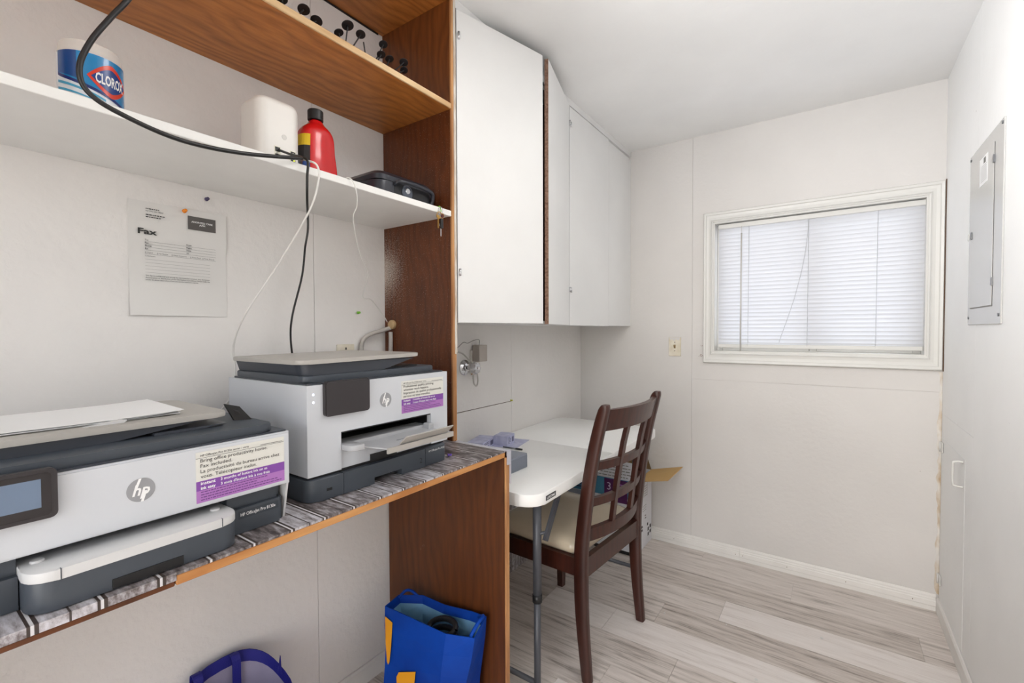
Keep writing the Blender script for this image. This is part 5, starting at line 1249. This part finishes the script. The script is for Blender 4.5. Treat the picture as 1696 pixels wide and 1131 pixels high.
for i in range(3): flat(b, [(0.372, yf, 0.392 - i * 0.022), (0.428 - i * 0.01, yf, 0.392 - i * 0.022), (0.428 - i * 0.01, yf, 0.397 - i * 0.022), (0.372, yf, 0.397 - i * 0.022)])
decal('carton_print', b, M_PUR2, t)
b = nb()
for i in range(3): flat(b, [(0.10, yf, 0.372 - i * 0.018), (0.22 - i * 0.02, yf, 0.372 - i * 0.018), (0.22 - i * 0.02, yf, 0.381 - i * 0.018), (0.10, yf, 0.381 - i * 0.018)])
decal('carton_print', b, mat('print_navy', (40, 66, 96), 0.6), t)
# right face marks
b = nb(); xf = bx1 + 0.0005
def mk(y0, z0, w_, h_): flat(b, [(xf, y0, z0), (xf, y0 + w_, z0), (xf, y0 + w_, z0 + h_), (xf, y0, z0 + h_)])
for (y0, z0, w_, h_) in ((-0.24, 0.295, 0.05, 0.010), (-0.19, 0.305, 0.012, 0.035), (-0.27, 0.245, 0.05, 0.012), (-0.24, 0.175, 0.014, 0.022), (-0.20, 0.125, 0.022, 0.014), (-0.20, 0.105, 0.022, 0.014), (-0.09, 0.075, 0.022, 0.022), (-0.055, 0.080, 0.026, 0.022), (-0.09, 0.045, 0.022, 0.020), (-0.055, 0.050, 0.026, 0.020), (-0.10, 0.11, 0.02, 0.016), (-0.14, 0.18, 0.02, 0.006), (-0.14, 0.165, 0.024, 0.006)): mk(y0, z0, w_, h_)
decal('carton_marks', b, M_INK, t)['kind'] = 'stuff'
b = nb()
for i in range(9): mk(-0.175 + (i % 3) * 0.022, 0.215 + (i // 3) * 0.014, 0.014, 0.004)
for i in range(5): mk(-0.15, 0.30 + i * 0.014, 0.05, 0.003)
mk(-0.16, 0.295, 0.002, 0.08); mk(-0.095, 0.295, 0.002, 0.08)
decal('carton_marks', b, M_INKG, t)['kind'] = 'stuff'
# flaps
def flap(pts, d_, m, nm, lab=None):
    q = nb(); quadprism(q, pts, d_); o = obj(nm, q, m, t)
    if lab: o['label'] = lab
    return o
flap([(bx1, by0 + 0.004, bz + 0.001), (bx1, by1, bz + 0.001), (0.668, -0.012, 0.470), (0.655, -0.262, 0.454)], (0, 0, 0.004), M_CARD, 'flap', 'brown cardboard flap folded out to the right')
flap([(bx0 + 0.02, by1, bz + 0.001), (bx1 - 0.002, by1, bz + 0.001), (bx1 - 0.045, -0.006, 0.535), (bx0 + 0.06, -0.006, 0.535)], (0, 0.004, 0), M_CARDSHADE, 'flap')
fr_ = flap([(bx0 + 0.004, by0, bz + 0.001), (bx1 - 0.004, by0, bz + 0.001), (bx1 - 0.02, by0 + 0.03, 0.520), (bx0 + 0.02, by0 + 0.03, 0.520)], (0, 0.004, 0), M_BOXW, 'flap', 'white front flap printed with grey text lines')
b = nb()
for i in range(5):
    k_ = (i + 0.7) / 6.0; zz = bz + 0.095 * k_; yy = by0 + 0.03 * k_ - 0.0008
    x = 0.24
    while x < 0.44:
        q = random.uniform(0.01, 0.03); flat(b, [(x, yy, zz), (x + q, yy, zz), (x + q, yy + 0.0012, zz + 0.004), (x, yy + 0.0012, zz + 0.004)]); x += q + 0.005
decal('flap_print', b, M_INKG, fr_)

# ------------------------------------------------------------------ bags under the counter
def bag1():
    t = thing('shopping_bag', 'bright blue reusable bag with yellow shapes leaning on the counter side', 'bag', (0.33, -1.75, 0.0))
    top = [(0.176, -1.800), (0.44, -1.790), (0.522, -1.752), (0.500, -1.668), (0.44, -1.664), (0.33, -1.676), (0.24, -1.690), (0.168, -1.735)]
    tz = [0.366, 0.366, 0.364, 0.378, 0.372, 0.362, 0.372, 0.370]
    bot = [(0.205, -1.832), (0.42, -1.830), (0.470, -1.800), (0.470, -1.690), (0.42, -1.662), (0.33, -1.660), (0.23, -1.664), (0.200, -1.74)]
    b = nb(); levels = 6; rings = []
    for j in range(levels + 1):
        k_ = j / levels; ring = []
        for (xb, yb_), (xt, yt), zt in zip(bot, top, tz):
            wob = 0.004 * math.sin(3 * k_ * PI + xb * 40)
            ring.append(b.verts.new((xb + (xt - xb) * k_, yb_ + (yt - yb_) * k_ + wob * (0 < j < levels), 0.002 + (zt - 0.002) * k_)))
        rings.append(ring)
    n_ = len(bot)
    for a, c in zip(rings, rings[1:]):
        for i in range(n_): b.faces.new((a[i], a[(i + 1) % n_], c[(i + 1) % n_], c[i]))
    b.faces.new(rings[0][::-1])
    # inner skin
    inner = []
    cx_, cy_ = 0.34, -1.735
    inner.append([b.verts.new((v.co.x + (cx_ - v.co.x) * 0.02, v.co.y + (cy_ - v.co.y) * 0.05, v.co.z)) for v in rings[-1]])
    inner.append([b.verts.new((v.co.x + (cx_ - v.co.x) * 0.05, v.co.y + (cy_ - v.co.y) * 0.16, v.co.z - 0.026)) for v in rings[-1]])
    for j in range(levels - 1, 1, -1):
        inner.append([b.verts.new((v.co.x + (cx_ - v.co.x) * 0.06, v.co.y + (cy_ - v.co.y) * 0.18, v.co.z)) for v in rings[j]])
    for i in range(n_): b.faces.new((rings[-1][i], rings[-1][(i + 1) % n_], inner[0][(i + 1) % n_], inner[0][i]))
    nf = len(b.faces)
    for a, c in zip(inner, inner[1:]):
        for i in range(n_): f = b.faces.new((a[i], a[(i + 1) % n_], c[(i + 1) % n_], c[i])); f.material_index = 1 if a is not inner[0] else 0
    f = b.faces.new(inner[-1]); f.material_index = 1
    obj('bag_body', b, [M_BAG, M_BAGIN], t)
    # yellow printed shapes on the long front face, on its own plane
    A0, A1, B0, B1 = Vector((0.205, -1.832, 0.002)), Vector((0.42, -1.830, 0.002)), Vector((0.176, -1.800, 0.366)), Vector((0.44, -1.790, 0.366))
    def P(u, v): 
        lo_ = A0.lerp(A1, u); hi_ = B0.lerp(B1, u); wob = 0.0
        return lo_.lerp(hi_, v) + Vector((0, -0.0052, 0))
    def shape(uv): 
        q = nb(); flat(q, [P(u, v) for u, v in uv]); decal('yellow_shape', q, M_BAGY, t)
    shape([(0.025, 0.925), (0.16, 0.90), (0.145, 0.70), (0.12, 0.56), (0.095, 0.53), (0.07, 0.55), (0.04, 0.70)])
    shape([(0.60, 0.60), (0.30, 0.52), (0.26, 0.47), (0.27, 0.40), (0.33, 0.35), (0.58, 0.40)])
    shape([(0.30, 0.30), (0.60, 0.22), (0.60, 0.10), (0.35, 0.16), (0.27, 0.22)])
    q = nb(); tube(q, spline([(0.470, -1.668, 0.366), (0.505, -1.690, 0.392), (0.512, -1.725, 0.392), (0.505, -1.752, 0.362)], 5), 0.006, 6); obj('handle', q, M_BAG, t)
    q = nb(); tube(q, spline([(0.172, -1.738, 0.362), (0.180, -1.715, 0.378), (0.20, -1.705, 0.380), (0.225, -1.698, 0.366)], 5), 0.005, 6); obj('handle', q, M_BAG, t)
bag1()
b = nb()
P_ = [(0.37 + 0.055 * math.cos(a), -1.732 + 0.022 * math.sin(a), 0.330 + 0.020 * math.sin(a + 0.6)) for a in [2 * PI * i / 18 for i in range(19)]]
tube(b, P_, 0.009, 8, False); tube(b, [(p[0], p[1], p[2] - 0.028) for p in P_], 0.009, 8, False)
tag(obj('coiled_strap', b, M_BLACK), 'coiled black strap inside the bright blue bag', 'strap')
b = nb(); box(b, 0.252, 0.43, -1.782, -1.702, 0.150, 0.285, 0.02, 3); tag(obj('bag_filling', b, mat('dark_cloth', (30, 34, 44), 0.9, var=0.3)), 'dark folded cloth filling the bright blue bag', 'cloth')

def bag2():
    cx_, cy_ = 0.135, -2.235
    t = thing('tote_bag', 'navy blue tote bag with grey lining standing under the counter', 'bag', (cx_, cy_, 0.0))
    ax, ay, h_ = 0.112, 0.118, 0.330; n_ = 36
    def ring(bm, k_, z_, wob=0.0):
        out_ = []
        for i in range(n_):
            a = 2 * PI * i / n_; c, s = math.cos(a), math.sin(a); e = 0.75
            x = ax * k_ * math.copysign(abs(c) ** e, c); y = ay * k_ * math.copysign(abs(s) ** e, s)
            zz = z_ + (0.052 * math.cos(a + PI) + 0.004 * math.cos(2 * a) if wob else 0)
            out_.append(bm.verts.new((cx_ + x, cy_ + y, zz)))
        return out_
    b = nb(); R_ = [ring(b, 0.86, 0.002), ring(b, 0.90, 0.15), ring(b, 0.97, h_ - 0.06), ring(b, 1.0, h_, 1)]
    R_ += [ring(b, 0.985, h_ - 0.0005, 1)]
    for i in range(n_):
        for a, c in zip(R_, R_[1:]): b.faces.new((a[i], a[(i + 1) % n_], c[(i + 1) % n_], c[i]))
    b.faces.new(R_[0][::-1]); obj('outer_fabric', b, M_TOTE, t, True)
    b = nb(); R_ = [ring(b, 0.980, h_ - 0.032, 1), ring(b, 0.94, 0.15), ring(b, 0.88, 0.02)]
    for i in range(n_):
        for a, c in zip(R_, R_[1:]): b.faces.new((a[i], a[(i + 1) % n_], c[(i + 1) % n_], c[i]))
    b.faces.new(R_[-1]); obj('lining', b, M_TOTEIN, t, True)
    b = nb(); R_ = [ring(b, 0.984, h_ - 0.0008, 1), ring(b, 0.974, h_ - 0.033, 1)]
    for i in range(n_): b.faces.new((R_[0][i], R_[0][(i + 1) % n_], R_[1][(i + 1) % n_], R_[1][i]))
    obj('rim_band', b, M_TOTE, t, True)
    # two straps folded over the rear rim, hanging inside
    for yy in (cy_ - 0.062, cy_ + 0.030):
        xr = cx_ - ax * 0.95; zr = h_ + 0.030
        q = nb(); w_ = 0.022; pth = [(xr - 0.010, zr - 0.05), (xr - 0.010, zr + 0.012), (xr + 0.001, zr + 0.024), (xr + 0.016, zr + 0.010), (xr + 0.018, zr - 0.06), (xr + 0.030, zr - 0.16)]
        prev = None
        for (x, z_) in spline([(p[0], 0, p[1]) for p in pth], 4) and [(p.x, p.z) for p in spline([(p[0], 0, p[1]) for p in pth], 4)]:
            rg = [q.verts.new((x, yy - w_ / 2, z_)), q.verts.new((x, yy + w_ / 2, z_)), q.verts.new((x + 0.0015, yy + w_ / 2, z_ + 0.0005)), q.verts.new((x + 0.0015, yy - w_ / 2, z_ + 0.0005))]
            if prev:
                for j in range(4): q.faces.new((prev[j], prev[(j + 1) % 4], rg[(j + 1) % 4], rg[j]))
            else: q.faces.new(rg[::-1])
            prev = rg
        q.faces.new(prev); obj('strap', q, M_TOTE, t)
    q = nb(); quadprism(q, [(cx_ - 0.03, cy_ + ay - 0.006, h_ - 0.02), (cx_ - 0.035, cy_ + ay + 0.004, h_ + 0.024), (cx_ - 0.02, cy_ + ay - 0.004, h_ + 0.012), (cx_ - 0.012, cy_ + ay - 0.004, h_ - 0.02)], (0.004, 0, 0)); obj('corner_tab', q, M_TOTE, t)
bag2()

for i, (x, y) in enumerate(((0.775, -0.72), (0.885, -0.63), (1.02, -0.65), (1.36, -0.52), (1.17, -0.93))):
    b = nb(); r_ = random.uniform(0.004, 0.008)
    pts = [(x + r_ * random.uniform(0.5, 1) * math.cos(a), y + r_ * random.uniform(0.5, 1) * math.sin(a), 0.0003) for a in [2 * PI * k / 6 for k in range(6)]]
    quadprism(b, pts, (0, 0, 0.0012)); tag(obj('paint_chip', b, M_TRIM), 'tiny white paint chip on the plank floor', 'paint chip', 'paint chips on the floor')

bpy.context.view_layer.update()
for o in list(scene.objects):
    if 'base' in o: del o['base']
